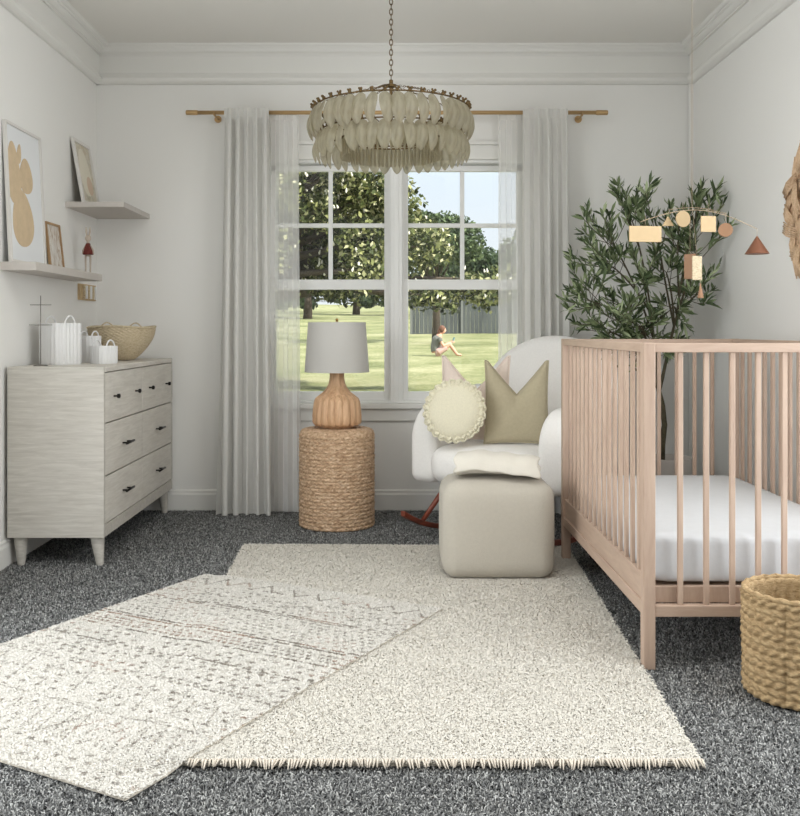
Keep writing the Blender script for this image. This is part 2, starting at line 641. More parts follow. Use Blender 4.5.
# centre post with its stops
fr.box(0.003, 0.067, YB - 0.008, YB + 0.13, OZ0, OZ1)
fr.box(-0.006, 0.003, YB + 0.012, YB + 0.10, OZ0, OZ1)
fr.box(0.067, 0.076, YB + 0.012, YB + 0.10, OZ0, OZ1)
fr.box(0.022, 0.048, YB - 0.014, YB - 0.008, OZ0, OZ1)
obj('jamb', fr, M['sash'], w, bevel=0.002)
cs = MB()
for (a, b) in ((OX0 - 0.075, OX0 + 0.005), (OX1 - 0.005, OX1 + 0.075)):
    cs.box(a, b, YB - 0.018, YB, OZ0, OZ1)
    cs.box(a + 0.012, b - 0.012, YB - 0.024, YB - 0.018, OZ0, OZ1)
cs.box(OX0 - 0.085, OX1 + 0.085, YB - 0.02, YB, OZ1 - 0.005, OZ1 + 0.075)
cs.box(OX0 - 0.10, OX1 + 0.10, YB - 0.034, YB, OZ1 + 0.075, OZ1 + 0.095)
obj('casing', cs, M['trim'], w, bevel=0.003)
sl = MB()
sl.box(OX0 - 0.095, OX1 + 0.095, YB - 0.045, YB + 0.04, OZ0 - 0.03, OZ0 - 0.001)
sl.box(OX0 - 0.08, OX1 + 0.08, YB - 0.018, YB, OZ0 - 0.10, OZ0 - 0.03)
obj('window_sill', sl, M['trim'], w, bevel=0.004)

# ------------------------------------------------------------------ curtain rod and curtains
RZ, RY = 2.182, 5.165
rod = thing('curtain_rod', 'long slim gold curtain rod above the window', 'curtain rod', (0, RY, RZ))
mb = MB().cyl((-1.045, 0, 0), (1.12, 0, 0), 0.011, 16)
obj('rod', mb, M['rod'], rod, smooth=True)
for s, x in ((-1, -1.045), (1, 1.12)):
    mb = MB().lathe([(0.012, 0), (0.0135, 0.004), (0.0135, 0.06), (0.011, 0.064)], 16, T(x, 0, 0) @ R(s * PI / 2, 'Y'))
    obj('finial', mb, M['rod'], rod, auto=0.6)
for x in (-0.955, 1.045):
    mb = MB().cyl((x, 0.0, -0.012), (x, 0.113, -0.012), 0.006, 10).lathe([(0.02, 0), (0.02, 0.006)], 16, T(x, 0.113, -0.012) @ R(PI / 2, 'X')).tube([(x, 0.014 * math.cos(a), 0.014 * math.sin(a)) for a in [PI + PI * i / 8 for i in range(9)]], 0.004, 6)
    obj('bracket', mb, M['rod'], rod, auto=0.6)


def curtain_sheet(x0, x1, b0, b1, nf, amp, seed, zt=0.015, zb=-RZ + 0.006, y0=0.0):
    rr = random.Random(seed)
    ph = [rr.uniform(-0.5, 0.5) for _ in range(40)]
    am = [rr.uniform(0.7, 1.25) for _ in range(40)]

    def fun(u, v):
        z = zt + (zb - zt) * v
        e = v ** 1.3
        x = (x0 + (x1 - x0) * u) * (1 - e) + (b0 + (b1 - b0) * u) * e
        t = u * nf
        k = int(min(t, nf - 0.001))
        a = amp * am[k] * (0.85 + 0.3 * v)
        w = 2 * PI * t + ph[k] * 0.3 * v + 0.5 * math.sin(3 * v + seed)
        y = y0 + a * math.sin(w) + 0.006 * math.sin(7 * u + 5 * v)
        x += 0.45 * a * math.sin(2 * w) * (1 if 0.02 < u < 0.98 else 0)
        if z > -0.03:                    # gathered over the rod
            y = min(y0, 0) - 0.004 + (y - y0) * 0.22 if y0 < 0.02 else y
        return (x, y, z)
    return MB().grid(fun, int(nf * 16) + 1, 60)


for (x0, x1, b0, b1, nf, lab, nm, mt, amp, sd, cat, y0) in (
        (-0.895, -0.655, -0.935, -0.64, 5, 'opaque pleated linen curtain hanging left of the window', 'linen_curtain', 'linen', 0.036, 1, 'curtain', -0.03),
        (-0.69, -0.50, -0.70, -0.485, 4, 'see-through sheer curtain over the left window panes, behind the lamp', 'sheer_curtain', 'sheer', 0.014, 5, 'curtain', 0.03),
        (0.72, 0.965, 0.71, 0.985, 5, 'opaque pleated linen curtain hanging right of the window behind the rocking chair', 'linen_curtain', 'linen', 0.030, 9, 'curtain', -0.012),
        (0.595, 0.77, 0.59, 0.78, 3, 'see-through sheer curtain over the right window panes above the pillows', 'sheer_curtain', 'sheer', 0.012, 14, 'curtain', 0.034)):
    t = thing(nm, lab, cat, (0, RY, RZ), group='curtains on the gold rod')
    obj('cloth', curtain_sheet(x0, x1, b0, b1, nf, amp, sd, y0=y0), M[mt], t, smooth=True)
    hd = MB()
    L = x1 - x0
    nf2 = nf

    def hf(u, v, x0=x0, x1=x1, nf=nf, y0=y0, amp=amp):
        y = (y0 - 0.007 if y0 < 0.02 else y0) + amp * 0.24 * math.sin(2 * PI * u * nf + 0.5)
        return (x0 + (x1 - x0) * u, y - 0.003, 0.016 - 0.05 * v)
    hd.grid(hf, nf * 12, 3)
    obj('header_tape', hd, M[mt], t, smooth=True)

# ------------------------------------------------------------------ carpet and rugs
def strands(n, sampler, zbase, L, hgt, wid, name, mat, attrfun=None, parent=None, curl=0.5):
    """short curved tufts, one strip of two quads each"""
    xy = sampler(n)
    n = len(xy)
    a = rng.uniform(0, 2 * PI, n)
    ln = L * rng.uniform(0.6, 1.2, n)
    hh = hgt * rng.uniform(0.4, 1.15, n)
    a2 = a + rng.uniform(-1, 1, n) * curl
    d1 = np.stack([np.cos(a), np.sin(a)], 1)
    d2 = np.stack([np.cos(a2), np.sin(a2)], 1)
    zb = zbase(xy) if callable(zbase) else np.full(n, zbase)
    p0 = np.column_stack([xy, zb])
    p1 = np.column_stack([xy + d1 * (ln * 0.45)[:, None], zb + hh])
    p2 = np.column_stack([xy + d1 * (ln * 0.45)[:, None] + d2 * (ln * 0.55)[:, None], zb + hh * rng.uniform(0.3, 0.95, n)])
    w1 = np.column_stack([-d1[:, 1], d1[:, 0], rng.uniform(-0.5, 0.5, n)]) * (wid * rng.uniform(0.7, 1.3, n) / 2)[:, None]
    w2 = np.column_stack([-d2[:, 1], d2[:, 0], rng.uniform(-0.5, 0.5, n)]) * (wid * 0.35)
    V = np.stack([p0 - w1, p0 + w1, p1 - w1, p1 + w1, p2 - w2, p2 + w2], 1).reshape(-1, 3)
    base = (np.arange(n) * 6)[:, None]
    F = np.concatenate([base + np.array([0, 1, 3, 2]), base + np.array([2, 3, 5, 4])], 1).reshape(-1)
    me = bpy.data.meshes.new(name)
    me.vertices.add(len(V))
    me.vertices.foreach_set('co', V.astype(np.float32).ravel())
    nf = 2 * n
    me.loops.add(nf * 4)
    me.loops.foreach_set('vertex_index', F.astype(np.int32))
    me.polygons.add(nf)
    me.polygons.foreach_set('loop_start', (np.arange(nf) * 4).astype(np.int32))
    me.materials.append(mat)
    if attrfun is not None:
        at = me.color_attributes.new('Pattern', 'FLOAT_COLOR', 'POINT')
        c = attrfun(xy)
        c = np.repeat(c, 6, axis=0)
        at.data.foreach_set('color', c.astype(np.float32).ravel())
    me.update()
    me.validate()
    o = bpy.data.objects.new(name, me)
    COL.objects.link(o)
    if parent is not None:
        o.parent = parent
    return o


def in_poly(xy, poly):
    ins = np.ones(len(xy), bool)
    sgn = None
    m_ = len(poly)
    for i in range(m_):
        a, b = np.array(poly[i]), np.array(poly[(i + 1) % m_])
        c = (b[0] - a[0]) * (xy[:, 1] - a[1]) - (b[1] - a[1]) * (xy[:, 0] - a[0])
        if sgn is None:
            cen = np.mean(np.array(poly), 0)
            cc = (b[0] - a[0]) * (cen[1] - a[1]) - (b[1] - a[1]) * (cen[0] - a[0])
            sgn = 1 if cc > 0 else -1
        ins &= (c * sgn > 0)
    return ins


def edge_dist(xy, poly):
    d = np.full(len(xy), 1e9)
    cen = np.mean(np.array(poly), 0)
    for i in range(len(poly)):
        a, b = np.array(poly[i]), np.array(poly[(i + 1) % len(poly)])
        L = np.hypot(*(b - a))
        c = ((b[0] - a[0]) * (xy[:, 1] - a[1]) - (b[1] - a[1]) * (xy[:, 0] - a[0])) / L
        cc = ((b[0] - a[0]) * (cen[1] - a[1]) - (b[1] - a[1]) * (cen[0] - a[0]))
        d = np.minimum(d, c * (1 if cc > 0 else -1))
    return d


CREAM = [(-0.672, 4.38), (0.806, 4.345), (0.711, 2.172), (-0.60, 2.172)]
PA, PB, PC = np.array([-0.749, 3.846]), np.array([0.183, 3.345]), np.array([-0.560, 2.008])
PD = PA + PC - PB
PAT = [tuple(PA), tuple(PB), tuple(PC), tuple(PD)]


def carpet_sampler(n):
    Y = 1.55 + (5.26 - 1.55) * rng.random(n) ** 1.25
    X = rng.uniform(XL + 0.015, XR - 0.015, n)
    xy = np.column_stack([X, Y])
    keep = ~((edge_dist(xy, CREAM) > 0.02) | (edge_dist(xy, PAT) > 0.02))
    keep &= np.abs(X - -0.02) < Y * 0.46 + 0.25
    return xy[keep]


cp = strands(620000, carpet_sampler, -0.005, 0.0125, 0.009, 0.0027, 'carpet_pile', M['pile'])
tag(cp, 'dark and light grey looped carpet covering the whole floor', 'carpet', kind='stuff')

# cream rug
cr = thing('shag_rug', 'plain cream shag rug with a fringed front edge, under the grey ottoman', 'rug', (0, 0, 0))
mb = MB().prism(CREAM, 0.001, 0.012)
obj('rug_base', mb, M['rugback'], cr, bevel=0.003)


def cream_sampler(n):
    Y = 2.17 + 2.22 * rng.random(n) ** 1.15
    xy = np.column_stack([rng.uniform(-0.70, 0.83, n), Y])
    d = edge_dist(xy, CREAM)
    keep = (d > -0.002) & (edge_dist(xy, PAT) < 0.03)
    return xy[keep]


o = strands(260000, cream_sampler, 0.011, 0.011, 0.005, 0.0038, 'shag_pile', M['rugpile'], parent=cr, curl=1.2)
o['kind'] = 'stuff'
mb0 = []
for k in range(78):
    x = -0.452 + k * 0.01505
    dx = random.uniform(-0.010, 0.010)
    L = random.uniform(0.026, 0.042)
    mb = MB()
    for q in range(2):
        ox = (q - 0.5) * 0.0046
        mb.tube([(x + ox, 2.178, 0.015), (x + ox * 1.5 + dx * 0.3, 2.178 - L * 0.4, 0.021), (x + ox * random.uniform(0.2, 2.4) + dx, 2.178 - L * random.uniform(0.8, 1.05), 0.011)], [0.0028, 0.0030, 0.0012], 6)
    obj('tassel', mb, M['tassel'], cr, smooth=True)

# patterned rug laid over it
eu = (PC - PB) / np.linalg.norm(PC - PB)      # along the long side
ev = (PB - PA) / np.linalg.norm(PB - PA)      # along the short side
LU, LV = float(np.linalg.norm(PC - PB)), float(np.linalg.norm(PB - PA))


def pat_height(xy):
    d = edge_dist(xy, CREAM)
    return 0.010 + 0.009 * np.clip((d + 0.05) / 0.06, 0, 1)


_h = rng.random((400, 400))


def hsh(i, j):
    return _h[np.mod(i.astype(int) * 7 + 3, 400), np.mod(j.astype(int) * 13 + 5, 400)]


def pattern(xy):
    rel = xy - PA
    u = rel @ eu                       # 0..LU, away from edge AB
    v = rel @ ev
    n = len(xy)
    dk = np.zeros(n)

    def dots(u0, u1, pu, pv, size, sh=0.5, p=0.8, s=0.7):
        a = (u - u0) / pu
        i = np.floor(a)
        b = v / pv + np.mod(i, 2) * sh
        j = np.floor(b)
        fu, fv = a - i - 0.5, b - j - 0.5
        hit = (np.abs(fu) < size) & (np.abs(fv) < size * 1.0) & (hsh(i + 40, j + 60) < p) & (u > u0) & (u < u1)
        dk[hit] = np.maximum(dk[hit], s * (0.6 + 0.4 * hsh(i + 9, j + 21)[hit]))

    def line(u0, w_, s, p=0.75):
        j = np.floor(v / 0.016)
        hit = (np.abs(u - u0) < w_) & (hsh(j + 3, j * 0 + int(u0 * 100)) < p)
        dk[hit] = np.maximum(dk[hit], s)

    def zig(u0, u1, per, w_, s, p=0.85):
        f = np.abs(np.mod(v / per, 1) - 0.5) * 2
        c = u0 + (u1 - u0) * f
        j = np.floor(v / 0.02)
        hit = (np.abs(u - c) < w_) & (hsh(j + 3, j * 0 + int(u1 * 100)) < p)
        dk[hit] = np.maximum(dk[hit], s)

    zig(0.05, 0.12, 0.105, 0.008, 0.55)
    dots(0.10, 0.13, 0.03, 0.07, 0.2, 0, 0.7, 0.7)
    dots(0.15, 0.30, 0.032, 0.034, 0.2, 0.5, 0.75, 0.65)
    zig(0.20, 0.25, 0.14, 0.005, 0.45, 0.6)
    line(0.318, 0.005, 0.75, 0.75)
    line(0.334, 0.005, 0.65, 0.7)
    dots(0.345, 0.53, 0.026, 0.032, 0.24, 0.5, 0.75, 0.55)
    line(0.545, 0.005, 0.85, 0.8)
    line(0.565, 0.006, 0.9, 0.8)
    dots(0.585, 0.66, 0.024, 0.024, 0.3, 0.5, 0.85, 0.75)
    line(0.675, 0.005, 0.8)
    dots(0.70, 0.95, 0.034, 0.042, 0.22, 0.5, 0.7, 0.7)
    line(0.80, 0.005, 0.7)
    dots(0.95, 0.99, 0.02, 0.03, 0.3, 0.5, 0.8, 0.6)
    zig(1.01, 1.15, 0.12, 0.006, 0.5, 0.7)
    dots(1.02, 1.20, 0.04, 0.06, 0.15, 0.5, 0.7, 0.75)
    line(1.21, 0.003, 0.4)
    zig(1.24, 1.38, 0.10, 0.006, 0.6, 0.7)
    zig(1.38, 1.24, 0.10, 0.006, 0.6, 0.7)
    dots(1.39, 1.50, 0.035, 0.05, 0.18, 0.5, 0.7, 0.6)
    warm = hsh(np.floor(u * 9) + 70, np.floor(v * 6) + 90) > 0.72
    fade = 0.94 + 0.06 * np.sin(3.1 * v + 2) * np.sin(5 * u)
    dk = dk ** 0.6 * fade * rng.uniform(0.75, 1.15, n)
    dk = np.clip(dk, 0, 1)[:, None]
    tgt = np.where(warm[:, None], np.array([[0.40, 0.26, 0.19]]), np.array([[0.21, 0.175, 0.14]]))
    c = (1 - dk) + dk * tgt
    return np.column_stack([c, np.ones(n)])


pr = thing('patterned_rug', 'off-white flat rug with faded dotted and zigzag bands laid over the cream rug', 'rug', (0, 0, 0))
NU, NV = 120, 80
vv, ff = [], []
for sgn, top in ((1, True), (-1, False)):
    for i in range(NU + 1):
        for j in range(NV + 1):
            p = PA + eu * LU * i / NU + ev * LV * j / NV
            hgt = pat_height(np.array([p]))[0]
            vv.append((p[0], p[1], hgt if top else hgt - 0.006))
nn = (NU + 1) * (NV + 1)
for i in range(NU):
    for j in range(NV):
        a = i * (NV + 1) + j
        q = (a, a + 1, a + NV + 2, a + NV + 1)
        ff.append(q)
        ff.append(tuple(x + nn for x in q[::-1]))
for i in range(NU):
    a = i * (NV + 1)
    ff.append((a, a + NV + 1, a + NV + 1 + nn, a + nn))
    a += NV
    ff.append((a + NV + 1, a, a + nn, a + NV + 1 + nn))
for j in range(NV):
    ff.append((j + 1, j, j + nn, j + 1 + nn))
    a = NU * (NV + 1) + j
    ff.append((a, a + 1, a + 1 + nn, a + nn))
obj('rug_base', MB().add(vv, ff), M['rugback'], pr)


def pat_sampler(n):
    uu, v2 = rng.uniform(-0.002, LU + 0.002, n), rng.uniform(-0.002, LV + 0.002, n)
    xy = PA + uu[:, None] * eu + v2[:, None] * ev
    return xy[(np.abs(xy[:, 0]) < xy[:, 1] * 0.46 + 0.2)]


o = strands(230000, pat_sampler, pat_height, 0.006, 0.003, 0.0036, 'woven_pile', M['rugpat'], attrfun=pattern, parent=pr, curl=1.0)
o['kind'] = 'stuff'

# ------------------------------------------------------------------ dresser
DX0, DX1, DY0, DY1, DZ0, DZ1 = -1.612, -1.204, 4.0, 5.262, 0.124, 0.844
dr = thing('dresser', 'grey-washed wooden six-drawer dresser with tapered legs by the left wall', 'dresser', (DX0, DY0, 0))
W_, L_ = DX1 - DX0, DY1 - DY0
mb = MB()
mb.box(0, W_ - 0.001, 0, 0.022, DZ0, DZ1)
mb.box(0, W_ - 0.001, L_ - 0.022, L_, DZ0, DZ1)
mb.box(0, 0.015, 0.022, L_ - 0.022, DZ0, DZ1 - 0.022)
mb.box(0.015, W_ - 0.001, 0.022, L_ - 0.022, DZ0, DZ0 + 0.05)
mb.box(0.015, W_ - 0.02, L_ / 2 - 0.009, L_ / 2 + 0.009, DZ0 + 0.05, DZ1 - 0.022)
obj('body', mb, M['dresser_shaded'], dr, bevel=0.002)
obj('top', MB().box(0, W_, 0.022, L_ - 0.022, DZ1 - 0.022, DZ1), M['dresser'], dr, bevel=0.002)
rows = [(0.606, 0.818), (0.382, 0.600), (0.178, 0.376)]
for ri, (z0, z1) in enumerate(rows):
    for ci in range(2):
        y0 = 0.025 + ci * (L_ / 2 - 0.024)
        y1 = y0 + L_ / 2 - 0.028
        d = obj('drawer', MB().box(W_ - 0.35, W_ - 0.003, y0, y1, z0, z1), M['dresser'], dr, bevel=0.002)
        yc, zc = (y0 + y1) / 2, (z0 + z1) / 2
        if ri == 0:
            for dy in (-0.175, 0.175):
                mk = MB().lathe([(0.004, 0), (0.004, 0.014), (0.010, 0.017), (0.010, 0.026), (0.006, 0.029)], 12, T(W_ - 0.003, yc + dy, zc) @ R(PI / 2, 'Y'))
                obj('knob', mk, M['black'], d, auto=0.6)
        else:
            mk = MB().cyl((W_ + 0.022, yc - 0.062, zc), (W_ + 0.022, yc + 0.062, zc), 0.0055, 10)
            for dy in (-0.035, 0.035):
                mk.cyl((W_ - 0.003, yc + dy, zc), (W_ + 0.022, yc + dy, zc), 0.004, 8)
            obj('handle', mk, M['black'], d, smooth=True)
for x, y in ((W_ - 0.042, 0.045), (0.042, 0.045), (W_ - 0.042, L_ - 0.06), (0.042, L_ - 0.06)):
    sx = 0.012 if x > 0.2 else 0.0
    mb = MB().tube([(x, y, DZ0), (x + sx * 0.2, y, DZ0 - 0.03), (x + sx, y, 0.0)], [0.030, 0.027, 0.015], 20)
    obj('leg', mb, M['dresser_shaded'], dr, auto=0.8)

# ------------------------------------------------------------------ things on the dresser
def ribbed_tote(name, label, x, y, w, h, hr, flutes=26):
    t = thing(name, label, 'tote', (x, y, DZ1), rz=0.95, group='white ribbed totes on the dresser')
    n = flutes * 6

    def rf(r, a, z):
        e = 4.0
        c, s = abs(math.cos(a)), abs(math.sin(a))
        sq = 1.0 / (c ** e + s ** e) ** (1 / e)
        return r * sq * (1 + 0.020 * math.cos(flutes * a))
    r = w / 2 * 0.92
    prof = [(r * 0.95, 0.0), (r, 0.006), (r, h - 0.002), (r * 0.98, h), (r * 0.93, h - 0.002), (r * 0.92, 0.012)]
    obj('body', MB().lathe(prof, n, rfun=rf), M['white_ribbed'], t, auto=0.9)
    for s in (-1, 1):
        pts = []
        for k in range(13):
            a = PI * k / 12
            pts.append((hr * math.cos(a), s * r * 0.93, h - 0.015 + hr * 1.75 * math.sin(a)))
        obj('handle', MB().tube(pts, 0.0038, 8), M['white_ribbed'], t, smooth=True)
    return t


ribbed_tote('ribbed_tote', 'tallest white ribbed tote with two loop handles on the dresser', -1.492, 4.30, 0.165, 0.187, 0.027)
ribbed_tote('ribbed_tote', 'middle-sized white ribbed tote half hidden behind the smallest one', -1.455, 4.60, 0.10, 0.128, 0.021, 20)
ribbed_tote('ribbed_tote', 'smallest, lowest white ribbed tote in front of the woven bowl', -1.335, 4.43, 0.115, 0.082, 0.024, 22)

t = thing('wire_stand', 'thin grey wire stand with two crossbars beside the tallest tote', 'ornament', (-1.515, 4.12, DZ1))
obj('base', MB().lathe([(0.03, 0), (0.03, 0.004), (0.005, 0.007)], 20), M['wire'], t, auto=0.6)
obj('stem', MB().cyl((0, 0, 0.004), (0, 0, 0.305), 0.0018, 8), M['wire'], t, smooth=True)
for z, l in ((0.265, 0.046), (0.178, 0.05)):
    obj('crossbar', MB().cyl((-l, 0, z), (l, 0, z), 0.0016, 8), M['wire'], t, smooth=True)

# woven bowl
bw = thing('woven_bowl', 'wide woven fibre bowl with flared rim at the far end of the dresser', 'bowl', (-1.378, 4.88, DZ1))


def bowl_r(t_):
    return 0.060 + 0.108 * math.sin(t_ * PI / 2) ** 0.85


mb = MB()
NZ = 66
prof = []
for k in range(NZ + 1):
    t_ = k / NZ
    prof.append((bowl_r(t_), 0.004 + 0.165 * t_))
for k in range(NZ, -1, -1):
    t_ = k / NZ
    prof.append((bowl_r(t_) - 0.006, 0.008 + 0.160 * t_))


def bowl_f(r, a, z):
    return r + 0.0022 * math.sin(36 * a + (PI if int(z / 0.0076) % 2 else 0)) + 0.0012 * math.sin(z * 830)


mb.lathe(prof, 180, rfun=bowl_f)
obj('body', mb, M['bowlweave'], bw, smooth=True)
rim = [(0.169 * math.cos(2 * PI * k / 72), 0.169 * math.sin(2 * PI * k / 72), 0.171 + 0.004 * math.sin(6 * PI * k / 72)) for k in range(72)]
obj('rim', MB().tube(rim, 0.005, 8, closed=True), M['bowlweave'], bw, smooth=True)
for a0 in (PI * 1.45, PI * 0.45):
    pts = [(0.169 * math.cos(a0 + (q - 0.5) * 0.42), 0.169 * math.sin(a0 + (q - 0.5) * 0.42), 0.171 + 0.022 * math.sin(PI * q)) for q in [i / 10 for i in range(11)]]
    obj('handle', MB().tube(pts, 0.0035, 8), M['bowlweave'], bw, smooth=True)

# ------------------------------------------------------------------ shelves, frames, doll, peg board
def shelf(label, x0, x1, y0, y1, z1, th):
    o = obj('wall_shelf', MB().box(0, x1 - x0, 0, y1 - y0, -th, 0), M['shelf'], bevel=0.002, loc=(x0, y0, z1))
    tag(o, label, 'shelf', group='floating shelves on the left wall')


shelf('long low floating shelf carrying the large tan print', XL, -1.48, 3.97, 4.89, 1.286, 0.036)
shelf('short deep floating shelf up in the left corner', XL, -1.335, 4.765, 5.28, 1.644, 0.027)


def picture_frame(name, label, x, y0, y1, z, h, lean_top_x, fmat, fw, depth, artmat, matw=0.0, art=None):
    """frame standing on a shelf, leaning back on the left wall; local: x out of the wall, y along it, z up the frame"""
    W = y1 - y0
    ang = math.asin((x - lean_top_x) / h)
    t = thing(name, label, 'picture', (x, y0, z + 0.001))
    t.rotation_euler = (0, -ang, 0)
    mb = MB()
    mb.box(-depth, 0, 0, fw, 0, h)
    mb.box(-depth, 0, W - fw, W, 0, h)
    mb.box(-depth, 0, fw, W - fw, 0, fw)
    mb.box(-depth, 0, fw, W - fw, h - fw, h)
    obj('frame', mb, fmat, t, bevel=0.001)
    obj('backing', MB().box(-depth + 0.001, -depth * 0.55, fw, W - fw, fw, h - fw), M['mat'] if matw else artmat, t)
    if matw:
        obj('print', MB().box(-depth * 0.55, -depth * 0.5, fw + matw, W - fw - matw, fw + matw, h - fw - matw), artmat, t)
    if art:
        art(t, W, h, -depth * 0.5)
    return t


def ell(mb, cy, cz, a, b, rot, x, th=0.0012, n=36, pw=1.0):
    v = []
    for xx in (x - 0.002, x + th):
        for k in range(n):
            q = 2 * PI * k / n
            py, pz = a * math.cos(q), b * math.sin(q)
            py *= (1 - 0.25 * pw * math.sin(q))
            v.append((xx, cy + py * math.cos(rot) - pz * math.sin(rot), cz + py * math.sin(rot) + pz * math.cos(rot)))
    f = [tuple(range(n, 2 * n))] + [(k, (k + 1) % n, n + (k + 1) % n, n + k) for k in range(n)]
    mb.add(v, f)


def art_big(t, W, h, x):
    mb = MB()
    ell(mb, 0.40 * W, 0.335 * h, 0.115, 0.125, 0.15, x)
    ell(mb, 0.54 * W, 0.655 * h, 0.072, 0.078, 0.05, x + 0.0002)
    ell(mb, 0.20 * W, 0.645 * h, 0.072, 0.135, 0.06, x + 0.0001)
    ell(mb, 0.37 * W, 0.80 * h, 0.022, 0.045, -0.25, x)
    obj('print', mb, M['tanprint'], t)


def art_arch(t, W, h, x):
    mb = MB()
    ell(mb, 0.47 * W, 0.52 * h, 0.085, 0.125, 0.1, x, pw=0.5)
    obj('print', mb, plain('pale_shape', srgb(218, 212, 196), 0.85), t)
    mb = MB()
    ell(mb, 0.62 * W, 0.33 * h, 0.045, 0.05, 0.1, x + 0.001, pw=0.3)
    obj('print', mb, plain('blush_shape', srgb(204, 182, 160), 0.85), t)


picture_frame('picture_frame', 'large white frame with tan leaf and oval shapes', -1.583, 3.982, 4.388, 1.286, 0.60, -1.612, M['frame_white'], 0.012, 0.016, M['mat'], 0, art_big)
picture_frame('picture_frame', 'small oak frame with a pale sketch beside the large white frame', -1.587, 4.455, 4.645, 1.286, 0.226, -1.612, M['frame_wood'], 0.010, 0.013, M['art_b'], 0)
picture_frame('picture_frame', 'pale frame with faded oval shapes leaning on the short corner shelf', -1.552, 4.83, 5.10, 1.644, 0.345, -1.612, M['frame_white'], 0.018, 0.015, M['art_a'], 0, art_arch)

dl = thing('rabbit_doll', 'tiny long-legged doll in a rust-red cape on the low shelf', 'doll', (-1.54, 4.845, 1.286))
obj('cape', MB().lathe([(0.024, 0.098), (0.026, 0.102), (0.020, 0.13), (0.010, 0.155), (0.004, 0.160)], 20, rfun=lambda r, a, z: r * (1 + 0.08 * math.sin(5 * a))), M['red'], dl, auto=0.9)
obj('body', MB().tube([(0, 0, 0.09), (0, 0, 0.12), (0, 0, 0.155), (0, 0, 0.17)], [0.010, 0.013, 0.008, 0.006], 12).sphere((0, 0, 0.182), 0.015, 14, 10, (1, 1, 1.15)), M['dollskin'], dl, smooth=True)
for s in (-1, 1):
    obj('leg', MB().tube([(0.012 * s, 0, 0.105), (0.012 * s, 0, 0.006), (0.014 * s, -0.012, 0.004)], [0.005, 0.0035, 0.004], 10), M['dollskin'], dl, smooth=True)
    obj('ear', MB().tube([(0.006 * s, 0, 0.192), (0.009 * s, 0, 0.215), (0.010 * s, 0, 0.238)], [0.003, 0.005, 0.002], 8), M['dollskin'], dl, smooth=True)
    obj('arm', MB().tube([(0.010 * s, 0, 0.148), (0.026 * s, 0, 0.120), (0.027 * s, 0, 0.100)], [0.004, 0.004, 0.003], 8), M['dollskin'], dl, smooth=True)

pg = thing('peg_board', 'small tan wooden wall board with pale slanting pegs under the long shelf', 'wall board', (XL - 0.001, 4.955, 1.158))
obj('board', MB().box(0, 0.014, 0, 0.27, 0, 0.085), M['tan'], pg, bevel=0.002)
for k in range(6):
    y = 0.05 + k * 0.038
    obj('peg', MB().box(0.014, 0.026, y - 0.006, y + 0.006, 0.008, 0.078, T(0, 0, 0)), M['mat'] if k % 2 else M['bowlweave'], pg, bevel=0.002)

# ------------------------------------------------------------------ side table and lamp
TX, TY = -0.272, 4.87
st = thing('woven_side_table', 'drum-shaped woven seagrass side table carrying the lamp', 'side table', (TX, TY, 0))
NR = 27
prof = []
HT = 0.498
for k in range(NR * 6 + 1):
    z = 0.004 + (HT - 0.030) * k / (NR * 6)
    prof.append((0.188 + 0.004 * abs(math.sin(PI * k / 6)), z))
prof = [(0.172, 0.0)] + prof + [(0.186, HT - 0.016), (0.178, HT - 0.006), (0.165, HT - 0.001), (0.12, HT - 0.002), (0.05, HT - 0.001), (0.01, HT)]


def table_f(r, a, z):
    if r < 0.185:
        return r
    row = int(z / ((HT - 0.03) / NR))
    return r + 0.0026 * math.sin(44 * a + (1 if row % 2 else -1) * z * 300 + row * 1.7) + 0.0018 * math.sin(17 * a + row * 2.3)


obj('drum', MB().lathe(prof, 220, rfun=table_f), M['seagrass'], st, smooth=True)
tw = MB()
for rad in (0.176, 0.150, 0.124, 0.098, 0.072, 0.046):
    n_ = 90
    tw.tube([(rad * math.cos(2 * PI * k / n_), rad * math.sin(2 * PI * k / n_), HT - 0.004 - (0.006 if rad > 0.17 else 0) + 0.0015 * math.sin(k * 1.3)) for k in range(n_)], 0.0055, 6, closed=True)
obj('top_weave', tw, M['seagrass'], st, smooth=True)

lp = thing('table_lamp', 'fluted wooden table lamp with a white drum shade', 'lamp', (TX, TY, HT + 0.0025))
FL = 18


def lamp_f(r, a, z):
    if z < 0.012 or r < 0.030:
        return r
    k_ = min(1, (r - 0.030) / 0.05)
    return r * (1 + 0.085 * k_ * (abs(math.cos(FL * a / 2)) - 0.6))


lprof = [(0.080, 0), (0.082, 0.008), (0.082, 0.012), (0.112, 0.014), (0.122, 0.028), (0.122, 0.06), (0.119, 0.10), (0.114, 0.135), (0.108, 0.150), (0.090, 0.165), (0.070, 0.182), (0.053, 0.202), (0.043, 0.225), (0.038, 0.25), (0.036, 0.285), (0.030, 0.292), (0.010, 0.293)]
obj('base', MB().lathe(lprof, FL * 8, rfun=lamp_f), M['lampwood'], lp, smooth=True)
obj('stem', MB().cyl((0, 0, 0.29), (0, 0, 0.545), 0.005, 12).sphere((0, 0, 0.40), 0.028, 16, 10, (1, 1, 1.4)), M['brass'], lp, smooth=True)
sprof = [(0.165, 0.285), (0.1655, 0.288), (0.1475, 0.536), (0.147, 0.539), (0.144, 0.539), (0.162, 0.287)]
obj('lamp_shade', MB().lathe(sprof, 64, closed=True), M['shade'], lp, auto=0.6)
sp = MB()
for k in range(3):
    a = 2 * PI * k / 3
    sp.cyl((0, 0, 0.53), (0.145 * math.cos(a), 0.145 * math.sin(a), 0.53), 0.002, 6)
obj('harp_spider', sp, M['brass'], lp, smooth=True)
obj('finial', MB().sphere((0, 0, 0.551), 0.008, 12, 8), M['brass'], lp, smooth=True)

